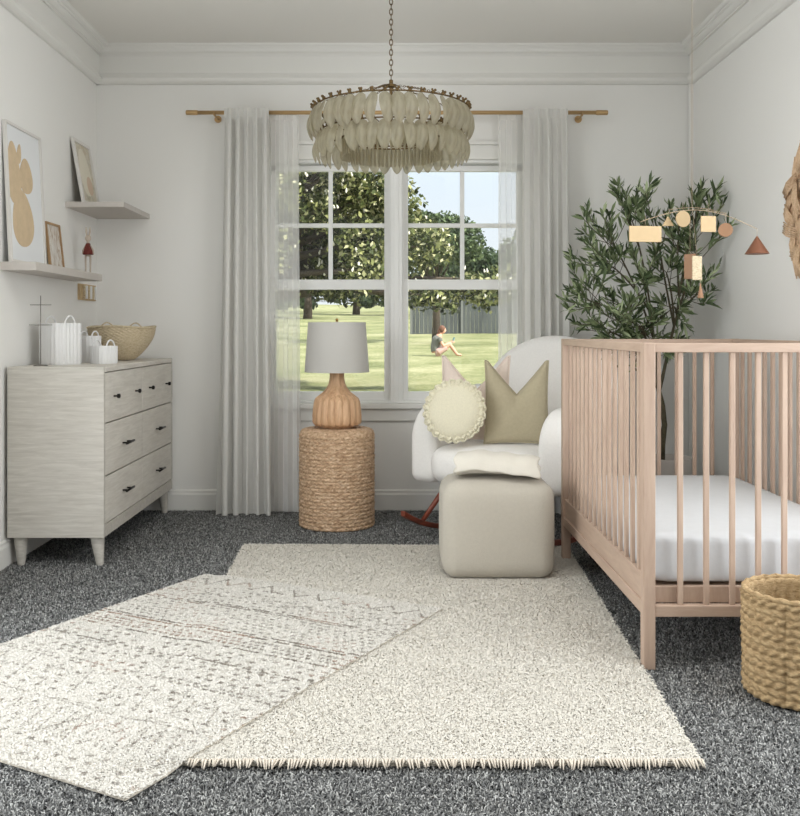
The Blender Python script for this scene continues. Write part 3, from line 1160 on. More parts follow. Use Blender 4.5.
# ------------------------------------------------------------------ rocking chair
CX, CY, CA = 0.62, 4.68, math.radians(-36)
ch = thing('rocking_chair', 'white upholstered rocking chair with curved dark wooden runners', 'chair', (CX, CY, 0), CA)


def rbox(name, x0, x1, y0, y1, z0, z1, mat, parent, r, bulge=0.0, sub=2):
    """soft upholstered block: superellipsoid patch of a cube"""
    mb = MB()
    n = 14
    cx, cy, cz = (x0 + x1) / 2, (y0 + y1) / 2, (z0 + z1) / 2
    hx, hy, hz = (x1 - x0) / 2, (y1 - y0) / 2, (z1 - z0) / 2
    bm = bmesh.new()
    bmesh.ops.create_cube(bm, size=2)
    bmesh.ops.subdivide_edges(bm, edges=bm.edges[:], cuts=n, use_grid_fill=True)
    for v in bm.verts:
        p = v.co.copy()
        q = Vector((p.x * hx, p.y * hy, p.z * hz))
        c = Vector((max(-hx + r, min(hx - r, q.x)), max(-hy + r, min(hy - r, q.y)), max(-hz + r, min(hz - r, q.z))))
        d = q - c
        if d.length > 1e-9:
            q = c + d.normalized() * r
        if bulge:
            q.z += bulge * (1 - p.x ** 2) * (1 - p.y ** 2) * (1 if p.z > 0 else 0.2 * -1)
            q.y += bulge * 0.6 * (1 - p.x ** 2) * (1 - p.z ** 2) * (1 if p.y > 0 else -1)
            q.x += bulge * 0.6 * (1 - p.y ** 2) * (1 - p.z ** 2) * (1 if p.x > 0 else -1)
        v.co = q + Vector((cx, cy, cz))
    me = bpy.data.meshes.new(name)
    bm.to_mesh(me)
    bm.free()
    me.materials.append(mat)
    me.polygons.foreach_set('use_smooth', [True] * len(me.polygons))
    o = bpy.data.objects.new(name, me)
    COL.objects.link(o)
    o.parent = parent
    return o


rbox('seat_frame', -0.285, 0.285, -0.27, 0.27, 0.245, 0.345, M['chair'], ch, 0.04)
rbox('seat', -0.285, 0.285, -0.375, 0.24, 0.262, 0.445, M['chair'], ch, 0.075, 0.012)


def extr_outline(mb, pts, t0, t1, M_, edge=0.035, seg=5):
    """pillow-edged slab: outline in (a, b), thickness along c"""
    n = len(pts)
    cen = Vector((sum(p[0] for p in pts) / n, sum(p[1] for p in pts) / n))
    rings = []
    for k in range(seg + 1):
        q = k / seg * PI / 2
        rings.append((edge * (1 - math.sin(q)), t0 + edge * (1 - math.cos(q)) if False else t0 + edge * (1 - math.sin(PI / 2 - q)) * 0 + edge * (1 - math.cos(q)) * 0))
    prof_ = [(edge * (1 - math.sin(q)), t0 + edge * (1 - math.cos(q))) for q in [PI / 2 * k / seg for k in range(seg + 1)]]
    prof_ += [(edge * (1 - math.sin(q)), t1 - edge * (1 - math.cos(q))) for q in [PI / 2 * k / seg for k in range(seg, -1, -1)]]
    # normals of the outline
    nor = []
    for i in range(n):
        a, b = Vector(pts[i - 1]), Vector(pts[(i + 1) % n])
        tt = (b - a).normalized()
        nn_ = Vector((tt.y, -tt.x))
        nor.append(nn_)
    v = []
    for ins, c in prof_:
        for i in range(n):
            p = Vector(pts[i]) - nor[i] * ins
            v.append((p.x, p.y, c))
    f = []
    m_ = len(prof_)
    for j in range(m_ - 1):
        for i in range(n):
            i2 = (i + 1) % n
            f.append((j * n + i, j * n + i2, (j + 1) * n + i2, (j + 1) * n + i))
    f.append(tuple(range(n - 1, -1, -1)))
    f.append(tuple((m_ - 1) * n + i for i in range(n)))
    mb.add(v, f, M_)


# side arms: rounded front, side profile in (y, z)
def arm_outline():
    pts = []
    pts += [(0.25, 0.25), (-0.24, 0.25)][::1]
    out = [(0.26, 0.26)]
    # bottom edge to the front
    res = []
    for k in range(9):
        res.append((0.26 - (0.26 + 0.27) * k / 8, 0.255))
    for q in [PI * 1.5 - PI / 2 * k / 5 for k in range(1, 6)]:
        res.append((-0.27 + 0.05 * math.cos(q), 0.305 + 0.05 * math.sin(q)))
    for k in range(1, 5):
        res.append((-0.32, 0.305 + 0.155 * k / 5))
    for q in [PI - PI / 2 * k / 10 for k in range(0, 11)]:
        res.append((-0.14 + 0.18 * math.cos(q), 0.46 + 0.18 * math.sin(q)))
    for k in range(1, 9):
        res.append((-0.14 + 0.42 * k / 8, 0.64 + 0.07 * (k / 8) ** 2))
    for k in range(1, 8):
        res.append((0.28 - 0.02 * k / 8, 0.71 - 0.455 * k / 8))
    return res


ao = arm_outline()[::-1]
for s in (-1, 1):
    mb = MB()
    # outline plane (y,z) -> matrix mapping (a,b,c) to (c, a, b)
    Mx = Matrix(((0, 0, 1, 0), (1, 0, 0, 0), (0, 1, 0, 0), (0, 0, 0, 1)))
    extr_outline(mb, ao, 0.272, 0.42, Mx if s > 0 else Matrix.Diagonal((-1, 1, 1, 1)) @ Mx, 0.04)
    o = obj('arm', mb, M['chair'], ch, smooth=True)
    bm = bmesh.new(); bm.from_mesh(o.data); bmesh.ops.recalc_face_normals(bm, faces=bm.faces[:]); bm.to_mesh(o.data); bm.free()
# back: tall arch, reclined
bo = []
for k in range(9):
    bo.append((-0.385 + 0.77 * k / 8, 0.0))
for k in range(1, 5):
    bo.append((0.405, 0.0 + 0.34 * k / 5))
for q in [PI * k / 28 for k in range(29)]:
    bo.append((0.405 * math.cos(q), 0.34 + 0.36 * math.sin(q) ** 0.92))
for k in range(4, 0, -1):
    bo.append((-0.405, 0.34 * k / 5))
mb = MB()
Mb = T(0, 0.245, 0.30) @ R(math.radians(-13), 'X') @ Matrix(((1, 0, 0, 0), (0, 0, 1, 0), (0, 1, 0, 0), (0, 0, 0, 1)))
extr_outline(mb, bo, 0.0, 0.13, Mb, 0.055)
o = obj('backrest', mb, M['chair'], ch, smooth=True)
bm = bmesh.new(); bm.from_mesh(o.data); bmesh.ops.recalc_face_normals(bm, faces=bm.faces[:]); bm.to_mesh(o.data); bm.free()
RR = 1.05
for s in (-1, 1):
    pts = []
    for k in range(25):
        y = -0.52 + 1.0 * k / 24
        z = 0.014 + RR - math.sqrt(RR * RR - (y + 0.02) ** 2)
        pts.append((s * 0.315, y, z))
    mb = MB()
    n = len(pts)
    v = []
    for (x, y, z) in pts:
        v += [(x - 0.013, y, z - 0.012), (x + 0.013, y, z - 0.012), (x + 0.013, y, z + 0.014), (x - 0.013, y, z + 0.014)]
    f = [(0, 1, 2, 3), ((n - 1) * 4 + 3, (n - 1) * 4 + 2, (n - 1) * 4 + 1, (n - 1) * 4)]
    for i in range(n - 1):
        for q in range(4):
            q2 = (q + 1) % 4
            f.append((i * 4 + q, (i + 1) * 4 + q, (i + 1) * 4 + q2, i * 4 + q2))
    mb.add(v, f)
    obj('runner', mb, M['rocker'], ch, bevel=0.004)
    for (ya, yb_) in ((-0.20, -0.36), (0.17, 0.30)):
        zb_ = 0.02 + RR - math.sqrt(RR * RR - (yb_ + 0.02) ** 2)
        mb = MB().tube([(s * 0.25, ya, 0.27), (s * 0.315, yb_, zb_)], [0.015, 0.011], 14)
        obj('leg', mb, M['rocker'], ch, smooth=True)
obj('stretcher', MB().cyl((-0.25, 0.0, 0.262), (0.25, 0.0, 0.262), 0.014, 12).cyl((-0.27, 0.17, 0.26), (0.27, 0.17, 0.26), 0.012, 12).cyl((-0.27, -0.2, 0.26), (0.27, -0.2, 0.26), 0.012, 12), M['rocker'], ch, smooth=True)


# ------------------------------------------------------------------ pillows
def square_pillow(label, loc, rz, tilt, w, h, t, chop, mat, seed, roll=0.0):
    p = thing('throw_pillow', label, 'pillow', loc, rz, group='pillows on the rocking chair')
    p.rotation_euler = (tilt, roll, rz)
    rr = random.Random(seed)
    N = 36

    def shape(u, v):
        # u,v in -1..1 ; x across, z up from the base
        x = u * w / 2 * (1 - 0.07 * (1 - v * v) * abs(u) ** 2 + 0.0)
        z = v * h / 2 * (1 - 0.05 * (1 - u * u))
        drop = chop * max(0, 1 - (abs(u) / 0.92) ** 1.05) * max(0, (v + 1) / 2) ** 2.2
        z -= drop
        x *= 1 - 0.02 * max(0, v) ** 2 * (chop > 0.02)
        return x, z + h / 2

    for s in (1,):
        v_, f_ = [], []
        for side in (-1, 1):
            for j in range(N + 1):
                for i in range(N + 1):
                    u, v = -1 + 2 * i / N, -1 + 2 * j / N
                    x, z = shape(u, v)
                    th = t / 2 * ((1 - abs(u) ** 2.4) * (1 - abs(v) ** 2.4)) ** 0.55
                    crease = 0.35 * chop * math.exp(-(u / 0.16) ** 2) * max(0, v) ** 1.0
                    th = max(0.0, th - crease * 0.5) * (1 + 0.05 * math.sin(6 * u + seed) * math.cos(5 * v + seed))
                    v_.append((x, side * th, z))
        K = (N + 1) ** 2
        for j in range(N):
            for i in range(N):
                a = j * (N + 1) + i
                f_.append((a, a + 1, a + N + 2, a + N + 1))
                f_.append((K + a, K + a + N + 1, K + a + N + 2, K + a + 1))
        mb = MB().add(v_, f_)
        o = obj('cushion', mb, mat, p, smooth=True)
        bm = bmesh.new()
        bm.from_mesh(o.data)
        bmesh.ops.remove_doubles(bm, verts=bm.verts[:], dist=1e-5)
        bmesh.ops.recalc_face_normals(bm, faces=bm.faces[:])
        bm.to_mesh(o.data)
        bm.free()
    edge = []
    for i in range(N):
        edge.append(shape(-1 + 2 * i / N, 1))
    for i in range(N):
        edge.append(shape(1, 1 - 2 * i / N))
    for i in range(N):
        edge.append(shape(1 - 2 * i / N, -1))
    for i in range(N):
        edge.append(shape(-1, -1 + 2 * i / N))
    obj('piping', MB().tube([(x, 0, z) for x, z in edge], 0.0035, 6, closed=True), mat, p, smooth=True)
    return p


SZ = 0.458
square_pillow('blush-white pointed pillow standing furthest left at the back of the chair', (0.412, 4.64, SZ), math.radians(-12), math.radians(-9), 0.345, 0.42, 0.085, 0.165, M['pink'], 2)
square_pillow('sand-coloured pointed pillow with a notch in its top edge', (0.602, 4.515, SZ), math.radians(-7), math.radians(-9), 0.31, 0.40, 0.10, 0.155, M['olive'], 5)

rp = thing('round_pillow', 'round cream pillow with a scalloped lace edge at the front of the seat', 'pillow', (0.305, 4.49, SZ + 0.158), math.radians(-18), group='pillows on the rocking chair')
rp.rotation_euler = (math.radians(-14), 0, math.radians(-18))
pr_ = []
for k in range(25):
    a = -PI / 2 + PI * k / 24
    pr_.append((max(0.001, 0.132 * math.cos(a) ** 0.55 if math.cos(a) > 1e-6 else 0.001), 0.038 * math.sin(a)))
obj('cushion', MB().lathe(pr_, 48, R(PI / 2, 'X')), M['cream'], rp, smooth=True)


def ruff(r0, r1, nsc, amp, off):
    def fun(u, v):
        a = 2 * PI * u
        r = r0 + (r1 - r0) * v + amp * abs(math.sin(nsc * a / 2)) * v
        y = off + 0.006 * v * math.sin(nsc * a * 1.0) + 0.003 * math.sin(60 * a) * v
        return (r * math.cos(a), y, r * math.sin(a))
    return MB().grid(fun, 260, 6, wrapu=True)


lc = MB()
g1 = ruff(0.118, 0.146, 24, 0.010, -0.006)
g2 = ruff(0.112, 0.134, 24, 0.008, -0.014)
lc.add(g1.v, g1.f).add(g2.v, g2.f)
for k in range(24):
    a = 2 * PI * (k + 0.5) / 24
    lc.sphere((0.147 * math.cos(a), -0.008, 0.147 * math.sin(a)), 0.0055, 8, 6)
    lc.sphere((0.120 * math.cos(a), -0.022, 0.120 * math.sin(a)), 0.004, 8, 6)
o = obj('lace_edge', lc, M['cream'], rp, smooth=True)
md = o.modifiers.new('thick', 'SOLIDIFY')
md.thickness = 0.0015

# ------------------------------------------------------------------ ottoman and blanket
ot = thing('cube_ottoman', 'pale stone-grey rounded cube ottoman in front of the rocking chair', 'ottoman', (0.432, 3.905, 0.010))
o = rbox('cushion', -0.222, 0.222, -0.165, 0.155, 0.0, 0.385, M['ottoman'], ot, 0.06, 0.012)

bl = thing('folded_blanket', 'ivory folded blanket lying on top of the cube ottoman', 'blanket', (0.434, 3.862, 0.4045), math.radians(-6))


# cross-section in (y,z): cloth wrapped flat round itself, swept along x
sm_pts = []
for k in range(73):
    q = k / 72
    a = -0.6 + q * 5.2 * PI
    sc_ = 0.30 + 0.70 * q
    sm_pts.append((0.100 * sc_ * math.copysign(abs(math.cos(a)) ** 0.75, math.cos(a)), 0.052 + (0.0485 * (0.12 + 0.88 * q)) * math.sin(a)))
NS = len(sm_pts)


def bl_fun(u, v):
    k = min(NS - 1, int(round(v * (NS - 1))))
    y, z = sm_pts[k]
    x = -0.168 + 0.336 * u + 0.008 * math.sin(7 * z * 20 + y * 12)
    z = z * (1 + 0.06 * math.sin(5 * u + 0.5)) + 0.002 * math.sin(21 * u + 9 * v) * (z / 0.06)
    y = y + 0.008 * math.sin(4 * u + 1) * (z / 0.06)
    return (x, y * (1 - 0.06 * u), max(z, 0.0035) - 0.012 * abs(x / 0.168) ** 4 - (0.022 * ((-y - 0.055) / 0.045) ** 2 if y < -0.055 else 0))


o = obj('cloth', MB().grid(bl_fun, 30, NS), M['blanket'], bl, smooth=True)
md = o.modifiers.new('thick', 'SOLIDIFY')
md.thickness = 0.0065
md.offset = 0
md = o.modifiers.new('sub', 'SUBSURF')
md.levels = md.render_levels = 1
# ------------------------------------------------------------------ crib
cb = thing('crib', 'pale pinkish wooden slatted crib standing by the right wall', 'crib', (0.745, 2.792, 0))
CW, CL, CH = 0.765, 1.345, 0.962
PS = 0.036
for (x, y) in ((0, 0), (CW - PS, 0), (0, CL - PS), (CW - PS, CL - PS)):
    obj('leg', MB().box(x, x + PS, y, y + PS, 0, CH), M['crib'], cb, bevel=0.003)
RT, RBZ0, RBZ1 = 0.028, 0.155, 0.188
for y in (0.004, CL - PS + 0.004):
    obj('top_rail', MB().box(PS, CW - PS, y, y + 0.028, CH - RT, CH - 0.001), M['cribx'], cb, bevel=0.002)
    obj('bottom_rail', MB().box(PS, CW - PS, y, y + 0.028, RBZ0, RBZ1), M['cribx'], cb, bevel=0.002)
for x in (0.004, CW - PS + 0.004):
    obj('top_rail', MB().box(x, x + 0.028, PS, CL - PS, CH - RT, CH - 0.001), M['cribh'], cb, bevel=0.002)
    obj('bottom_rail', MB().box(x, x + 0.028, PS, CL - PS, RBZ0, RBZ1 + 0.005).box(x + 0.006, x + 0.022, PS, CL - PS, RBZ1 + 0.005, 0.27), M['cribh'], cb, bevel=0.002)
for k in range(15):
    y = PS + (CL - 2 * PS) * (k + 1) / 16
    for x in (0.018, CW - 0.018):
        obj('slat', MB().box(x - 0.006, x + 0.006, y - 0.011, y + 0.011, 0.27, CH - RT), M['crib'], cb, bevel=0.002)
for k in range(8):
    x = PS + (CW - 2 * PS) * (k + 1) / 9
    for y in (0.018, CL - 0.018):
        obj('slat', MB().box(x - 0.008, x + 0.008, y - 0.006, y + 0.006, RBZ1, CH - RT), M['crib'], cb, bevel=0.002)
mb = MB().box(0.034, CW - 0.034, 0.034, CL - 0.034, 0.218, 0.232)
mb.box(PS, CW - PS, 0.0325, 0.050, 0.189, 0.238).box(0.034, CW - 0.034, CL - 0.05, CL - 0.034, 0.186, 0.238)
obj('mattress_support', mb, M['crib'], cb, bevel=0.002)
mt = thing('crib_mattress', 'crib mattress in a smooth white fitted sheet', 'mattress', (0.745 + CW / 2, 2.792 + CL / 2, 0.2385))
rbox('cushion', -CW / 2 + 0.042, CW / 2 - 0.042, -CL / 2 + 0.056, CL / 2 - 0.056, 0, 0.145, M['sheet'], mt, 0.022, 0.006)

# ------------------------------------------------------------------ jute basket
bk = thing('jute_basket', 'round golden-brown woven basket in front of the crib', 'basket', (1.127, 2.605, 0.008))
prof = []
BR, BH = 0.150, 0.275
NRW = 13
for k in range(NRW * 8 + 1):
    z = BH * k / (NRW * 8)
    prof.append((BR - 0.004 * (1 - k / (NRW * 8)) + 0.005 * abs(math.sin(PI * k / 8)), z))
prof = [(0.12, 0.0), (BR - 0.01, 0.001)] + prof + [(BR - 0.004, BH + 0.002)] + [(BR - 0.014, BH * (1 - k / 20) + 0.012 * (k / 20)) for k in range(21)] + [(0.08, 0.012), (0.01, 0.012)]


def bk_f(r, a, z):
    if r < BR - 0.0145:
        return r
    row = int(z / (BH / NRW) + 1e-6)
    k_ = 1 if row % 2 else -1
    return r + 0.0030 * math.sin(30 * a + k_ * z * 190) + 0.001 * math.sin(7 * a + row) - 0.006 * math.exp(-((a - 4.05) / 0.02) ** 2)


obj('basket_wall', MB().lathe(prof, 240, rfun=bk_f), M['jute'], bk, smooth=True)
rimp = []
for k in range(96):
    a = 2 * PI * k / 96
    rimp.append(((BR - 0.003) * math.cos(a), (BR - 0.003) * math.sin(a), BH + 0.003 + 0.002 * math.sin(24 * a)))
obj('rim', MB().tube(rimp, 0.0075, 8, closed=True), M['jute'], bk, smooth=True)

# ------------------------------------------------------------------ olive tree
ov = thing('olive_tree', 'potted olive tree in the right corner behind the crib', 'plant', (1.405, 4.80, 0))
obj('pot', MB().lathe([(0.088, 0.0), (0.095, 0.004), (0.120, 0.33), (0.125, 0.345), (0.125, 0.358), (0.116, 0.358), (0.112, 0.31), (0.01, 0.309)], 48), M['ceramic'], ov, auto=0.6)
obj('soil', MB().lathe([(0.111, 0.314), (0.08, 0.322), (0.01, 0.326)], 32), M['soil'], ov, smooth=True)


def curve_pts(p0, p1, p2, p3, n):
    out = []
    for k in range(n + 1):
        t_ = k / n
        a = (1 - t_) ** 3
        b = 3 * t_ * (1 - t_) ** 2
        c = 3 * t_ ** 2 * (1 - t_)
        d = t_ ** 3
        out.append(Vector(p0) * a + Vector(p1) * b + Vector(p2) * c + Vector(p3) * d)
    return out


tm = MB()
trunk = [(-0.035, 0, 0.31), (-0.03, 0.0, 0.42), (-0.018, 0.0, 0.52), (-0.028, 0, 0.62), (-0.048, 0, 0.70)]
tm.tube(trunk, [0.019, 0.016, 0.014, 0.013, 0.012], 10)
forks = []
f1 = curve_pts((-0.045, 0, 0.69), (-0.09, 0, 0.78), (-0.06, -0.03, 0.88), (-0.16, -0.05, 1.02), 10)
f2 = curve_pts((-0.045, 0, 0.69), (-0.02, 0, 0.78), (0.0, -0.02, 0.95), (0.05, -0.03, 1.12), 10)
f3 = curve_pts((-0.045, 0, 0.70), (-0.05, 0.03, 0.80), (-0.06, 0.03, 0.92), (-0.08, 0.02, 1.08), 10)
for f_ in (f1, f2, f3):
    tm.tube(f_, [0.010 - 0.0004 * i for i in range(len(f_))], 8)
rl_ = random.Random(23)
tips = []
# (x, y, z) spreads of the crown, relative to the pot
spread = [(-0.47, -0.10, 1.18, 12, 0.09), (-0.36, -0.05, 1.03, 11, 0.09), (-0.32, -0.05, 1.10, 12, 0.10), (-0.33, 0.0, 1.38, 11, 0.08), (-0.33, 0.0, 1.56, 12, 0.09), (-0.20, 0.02, 1.68, 11, 0.07), (-0.07, 0.0, 1.57, 9, 0.07),
          (-0.15, -0.05, 1.30, 10, 0.10), (-0.02, 0.0, 1.36, 9, 0.08), (0.05, 0.0, 1.55, 9, 0.06), (0.15, -0.02, 1.66, 11, 0.06), (0.17, 0.0, 1.45, 9, 0.06), (0.17, -0.03, 1.22, 11, 0.07), (-0.16, -0.08, 1.05, 14, 0.10), (0.0, -0.05, 1.12, 9, 0.08), (0.0, 0.0, 0.93, 7, 0.05), (-0.22, 0.0, 0.90, 9, 0.08)]
lm = MB()


def leaf(mb, p, d, L, w):
    d = d.normalized()
    s = d.cross(Vector((rl_.uniform(-1, 1), rl_.uniform(-1, 1), rl_.uniform(-0.3, 1)))).normalized()
    nn_ = s.cross(d)
    bend = nn_ * L * 0.10
    v = [p, p + d * L * 0.3 + s * w * 0.42 + bend * 0.6, p + d * L * 0.3 - s * w * 0.42 + bend * 0.6, p + d * L * 0.65 + s * w * 0.5 + bend, p + d * L * 0.65 - s * w * 0.5 + bend, p + d * L]
    mb.add(v, [(0, 2, 1), (1, 2, 4, 3), (3, 4, 5)])


def clampwall(p):
    return Vector((min(p.x, XR - 0.02 - 1.405), min(p.y, YB - 0.03 - 4.80), p.z))


for (sx, sy, sz, nt_, rad) in spread:
    src = min((f1, f2, f3), key=lambda f_: (f_[-1] - Vector((sx, sy, sz))).length)
    st_ = src[rl_.choice([7, 8, 9, 10])] if sz > 1.1 else src[rl_.choice([4, 5, 6])]
    hub = Vector((sx, sy, sz)) * 0.8 + Vector(st_) * 0.2
    mid = (Vector(st_) + hub) / 2 + Vector((rl_.uniform(-0.03, 0.03), rl_.uniform(-0.05, 0.05), 0.05))
    bp = curve_pts(st_, mid, hub, hub, 8)
    tm.tube(bp, [0.0055 - 0.0003 * i for i in range(9)], 6)
    for k in range(int(nt_ * 0.95)):
        e = Vector((sx + rl_.gauss(0, rad), sy + rl_.gauss(0, rad * 1.1), sz + rl_.gauss(0, rad * 0.8)))
        e = clampwall(e)
        s0 = bp[rl_.choice([4, 5, 6, 7, 8])]
        m1 = (s0 + e) / 2 + Vector((0, 0, -0.02))
        tp = curve_pts(s0, m1, e, e, 6)
        tm.tube(tp, 0.0018, 5)
        dirn = (e - s0).normalized()
        for q in range(15):
            tt = 0.30 + 0.70 * q / 14
            idx = min(5, int(tt * 6))
            fr_ = tt * 6 - idx
            p = tp[idx] * (1 - fr_) + tp[idx + 1] * fr_
            side = Vector((rl_.uniform(-1, 1), rl_.uniform(-1, 1), rl_.uniform(-0.6, 0.9)))
            d = (dirn * 0.8 + side.normalized() * 0.8 + Vector((0, 0, 0.25)))
            L = rl_.uniform(0.042, 0.072)
            pe = p + d.normalized() * L
            if pe.x > XR - 0.01 - 1.405 or pe.y > YB - 0.03 - 4.80:
                continue
            leaf(lm, p, d, L * 1.2, rl_.uniform(0.010, 0.015))
obj('trunk', tm, M['bark'], ov, smooth=True)
obj('foliage', lm, M['oliveleaf'], ov, smooth=False)

# ------------------------------------------------------------------ mobile over the crib
MY = 3.42
mo = thing('wooden_mobile', 'wooden geometric crib mobile hanging in front of the olive tree', 'mobile', (1.10, MY, 1.43))


def mp(px, py, dy=0.0):
    Y = MY + dy
    return ((px - 390) / 950 * Y - 1.10, dy, 1 + (330 - py) / 950 * Y - 1.43)


hub = mp(692, 205)
obj('hanging_cord', MB().cyl(hub, (hub[0], hub[1], H - 1.43), 0.0006, 6), M['cord'], mo)
wr = MB()


def arc_wire(a, b, sag, n=12, r=0.0011):
    pts = []
    for k in range(n + 1):
        t_ = k / n
        p = Vector(a).lerp(Vector(b), t_)
        p.z += sag * math.sin(PI * t_)
        pts.append(p)
    wr.tube(pts, r, 6)


arc_wire(mp(640, 222, -0.10), mp(757, 229, 0.06), 0.055, 24, 0.0013)
arc_wire(mp(668, 210, 0.08), mp(727, 214, -0.08), 0.015)
obj('wire_arm', wr, M['cord'], mo, smooth=True)


def hang(p_top, shape_mb, mat, name, cordlen_top):
    o = obj(name, shape_mb, mat, mo, bevel=0.0015)
    c = MB().cyl(p_top, cordlen_top, 0.0006, 5)
    obj('hanging_cord', c, M['cord'], mo)


def plate_rect(px0, px1, py0, py1, dy, rz=0.0, th=0.006):
    a, b = mp(px0, py1, dy), mp(px1, py0, dy)
    cx = (a[0] + b[0]) / 2
    w = (b[0] - a[0]) / math.cos(rz)
    return MB().box(-w / 2, w / 2, -th / 2, th / 2, a[2], b[2], T(cx, dy, 0) @ R(rz, 'Z')), (cx, dy, b[2])


def plate_disc(px, py, rpx, dy, rz=0.0, th=0.006):
    c = mp(px, py, dy)
    r = rpx / 950 * (MY + dy)
    return MB().lathe([(r, -th / 2), (r, th / 2)], 36, T(*c) @ R(rz, 'Z') @ R(PI / 2, 'X')), (c[0], c[1], c[2] + r)


mb, tp = plate_rect(628.5, 662, 226, 242, -0.10, 0.15)
hang(tp, mb, M['tan'], 'wood_rectangle', (tp[0], tp[1], tp[2] + 0.035))
mb, tp = plate_disc(683, 219, 8.2, 0.05, 0.3)
hang(tp, mb, M['tan'], 'wood_disc', (tp[0], tp[1], tp[2] + 0.03))
mb, tp = plate_rect(700.5, 716, 216, 232, -0.05, 0.1)
hang(tp, mb, M['tan'], 'wood_square', (tp[0], tp[1], tp[2] + 0.045))
mb, tp = plate_disc(725.5, 230, 7.0, -0.06, -0.4)
hang(tp, mb, M['brownw'], 'wood_disc', (tp[0], tp[1], tp[2] + 0.04))
# small triangle
a, b, c = mp(662, 226, 0.08), mp(674, 226, 0.08), mp(668, 216, 0.08)
hang(c, MB().add([(a[0], 0.077, a[2]), (b[0], 0.077, b[2]), (c[0], 0.077, c[2]), (a[0], 0.083, a[2]), (b[0], 0.083, b[2]), (c[0], 0.083, c[2])], [(0, 1, 2), (5, 4, 3), (0, 3, 4, 1), (1, 4, 5, 2), (2, 5, 3, 0)]), M['tan'], 'wood_triangle', (c[0], c[1], c[2] + 0.02))
# cone at the far arm
a = mp(757, 254, 0.06)
tpz = mp(757, 236, 0.06)[2]
hang((a[0], a[1], tpz), MB().lathe([(0.044, a[2]), (0.042, a[2] + 0.002), (0.002, tpz)], 40, T(a[0], a[1], 0)), M['copper'], 'copper_cone', (a[0], a[1], mp(757, 229, 0.06)[2]))
# middle string: two hanging plates and a small cone
mb, tp = plate_rect(691.5, 702.5, 256, 280, 0.0, 0.5)
hang(tp, mb, M['bowlweave'], 'wood_rectangle', hub)
mb, tp2 = plate_rect(686, 694, 254, 279, 0.04, -0.9)
hang(tp2, mb, M['brownw'], 'wood_rectangle', (tp2[0], tp2[1], tp2[2] + 0.13))
a = mp(700.5, 298)
tz = mp(700.5, 283)[2]
hang((a[0], a[1], tz), MB().lathe([(0.0115, a[2]), (0.011, a[2] + 0.002), (0.001, tz)], 24, T(a[0], a[1], 0)), M['brownw'], 'small_cone', (a[0], a[1], tz + 0.02))

# ------------------------------------------------------------------ woven wall hanging on the right wall
wh = thing('woven_wall_hanging', 'round wall hanging of criss-crossed rattan strips on the right wall', 'wall decoration', (XR, 3.70, 1.48))
obj('backing', MB().lathe([(0.27, -0.012), (0.27, 0)], 48, R(-PI / 2, 'Y') @ T(0, 0, 0.012)), M['hanging'], wh)
rw = random.Random(4)
sb = MB()
for ring_r, cnt, Ls in ((0.255, 26, 0.13), (0.17, 18, 0.13), (0.08, 10, 0.13)):
    for k in range(cnt):
        a = 2 * PI * k / cnt + rw.uniform(-0.05, 0.05)
        tilt = a + rw.choice([-1, 1]) * rw.uniform(0.5, 1.0) + PI / 2
        cy, cz = ring_r * math.cos(a), ring_r * math.sin(a)
        dep = rw.uniform(0.014, 0.034)
        for q in range(6):
            off = (q - 2.5) * 0.0085
            ty, tz_ = math.cos(tilt), math.sin(tilt)
            L = Ls * rw.uniform(0.85, 1.1)
            c = Vector((0, cy - tz_ * off, cz + ty * off))
            e = Vector((0, ty, tz_)) * L / 2
            sb.tube([c - e + Vector((-dep + 0.006, 0, 0)), c + Vector((-dep - 0.004, 0, 0)), c + e + Vector((-dep + 0.006, 0, 0))], [0.003, 0.0042, 0.003], 6)
obj('rattan_strips', sb, M['hanging'], wh, smooth=True)

# ------------------------------------------------------------------ chandelier
CHX, CHY = 0.005, 4.30
cd = thing('chandelier', 'round tiered chandelier of smoked glass petals hanging from a brass chain', 'chandelier', (CHX, CHY, H))
Z0 = -H
obj('canopy', MB().lathe([(0.06, 0.0), (0.062, -0.008), (0.05, -0.022), (0.012, -0.034), (0.008, -0.05)], 32), M['darkbrass'], cd, auto=0.6)
chm = MB()
zt, zb_ = -0.05, 2.13 + Z0
nlk = 17
for k in range(nlk):
    zc = zt + (zb_ - zt) * (k + 0.5) / nlk
    pts = []
    for q in range(12):
        a = 2 * PI * q / 12
        x, z = 0.0075 * math.cos(a), 0.0155 * math.sin(a)
        pts.append((x, 0, zc + z) if k % 2 else (0, x, zc + z))
    chm.tube(pts, 0.0021, 6, closed=True)
obj('chain', chm, M['darkbrass'], cd, smooth=True)
obj('hub', MB().lathe([(0.003, 2.135), (0.009, 2.13), (0.009, 2.115), (0.022, 2.11), (0.022, 2.10), (0.008, 2.095), (0.007, 1.88), (0.012, 1.875), (0.004, 1.865)], 20, T(0, 0, Z0)), M['darkbrass'], cd, auto=0.6)
TIERS = [(0.343, 2.000, 42, 0.135, 0.066), (0.318, 1.893, 40, 0.130, 0.064), (0.225, 1.862, 72, 0.088, 0.017)]
sp = MB()
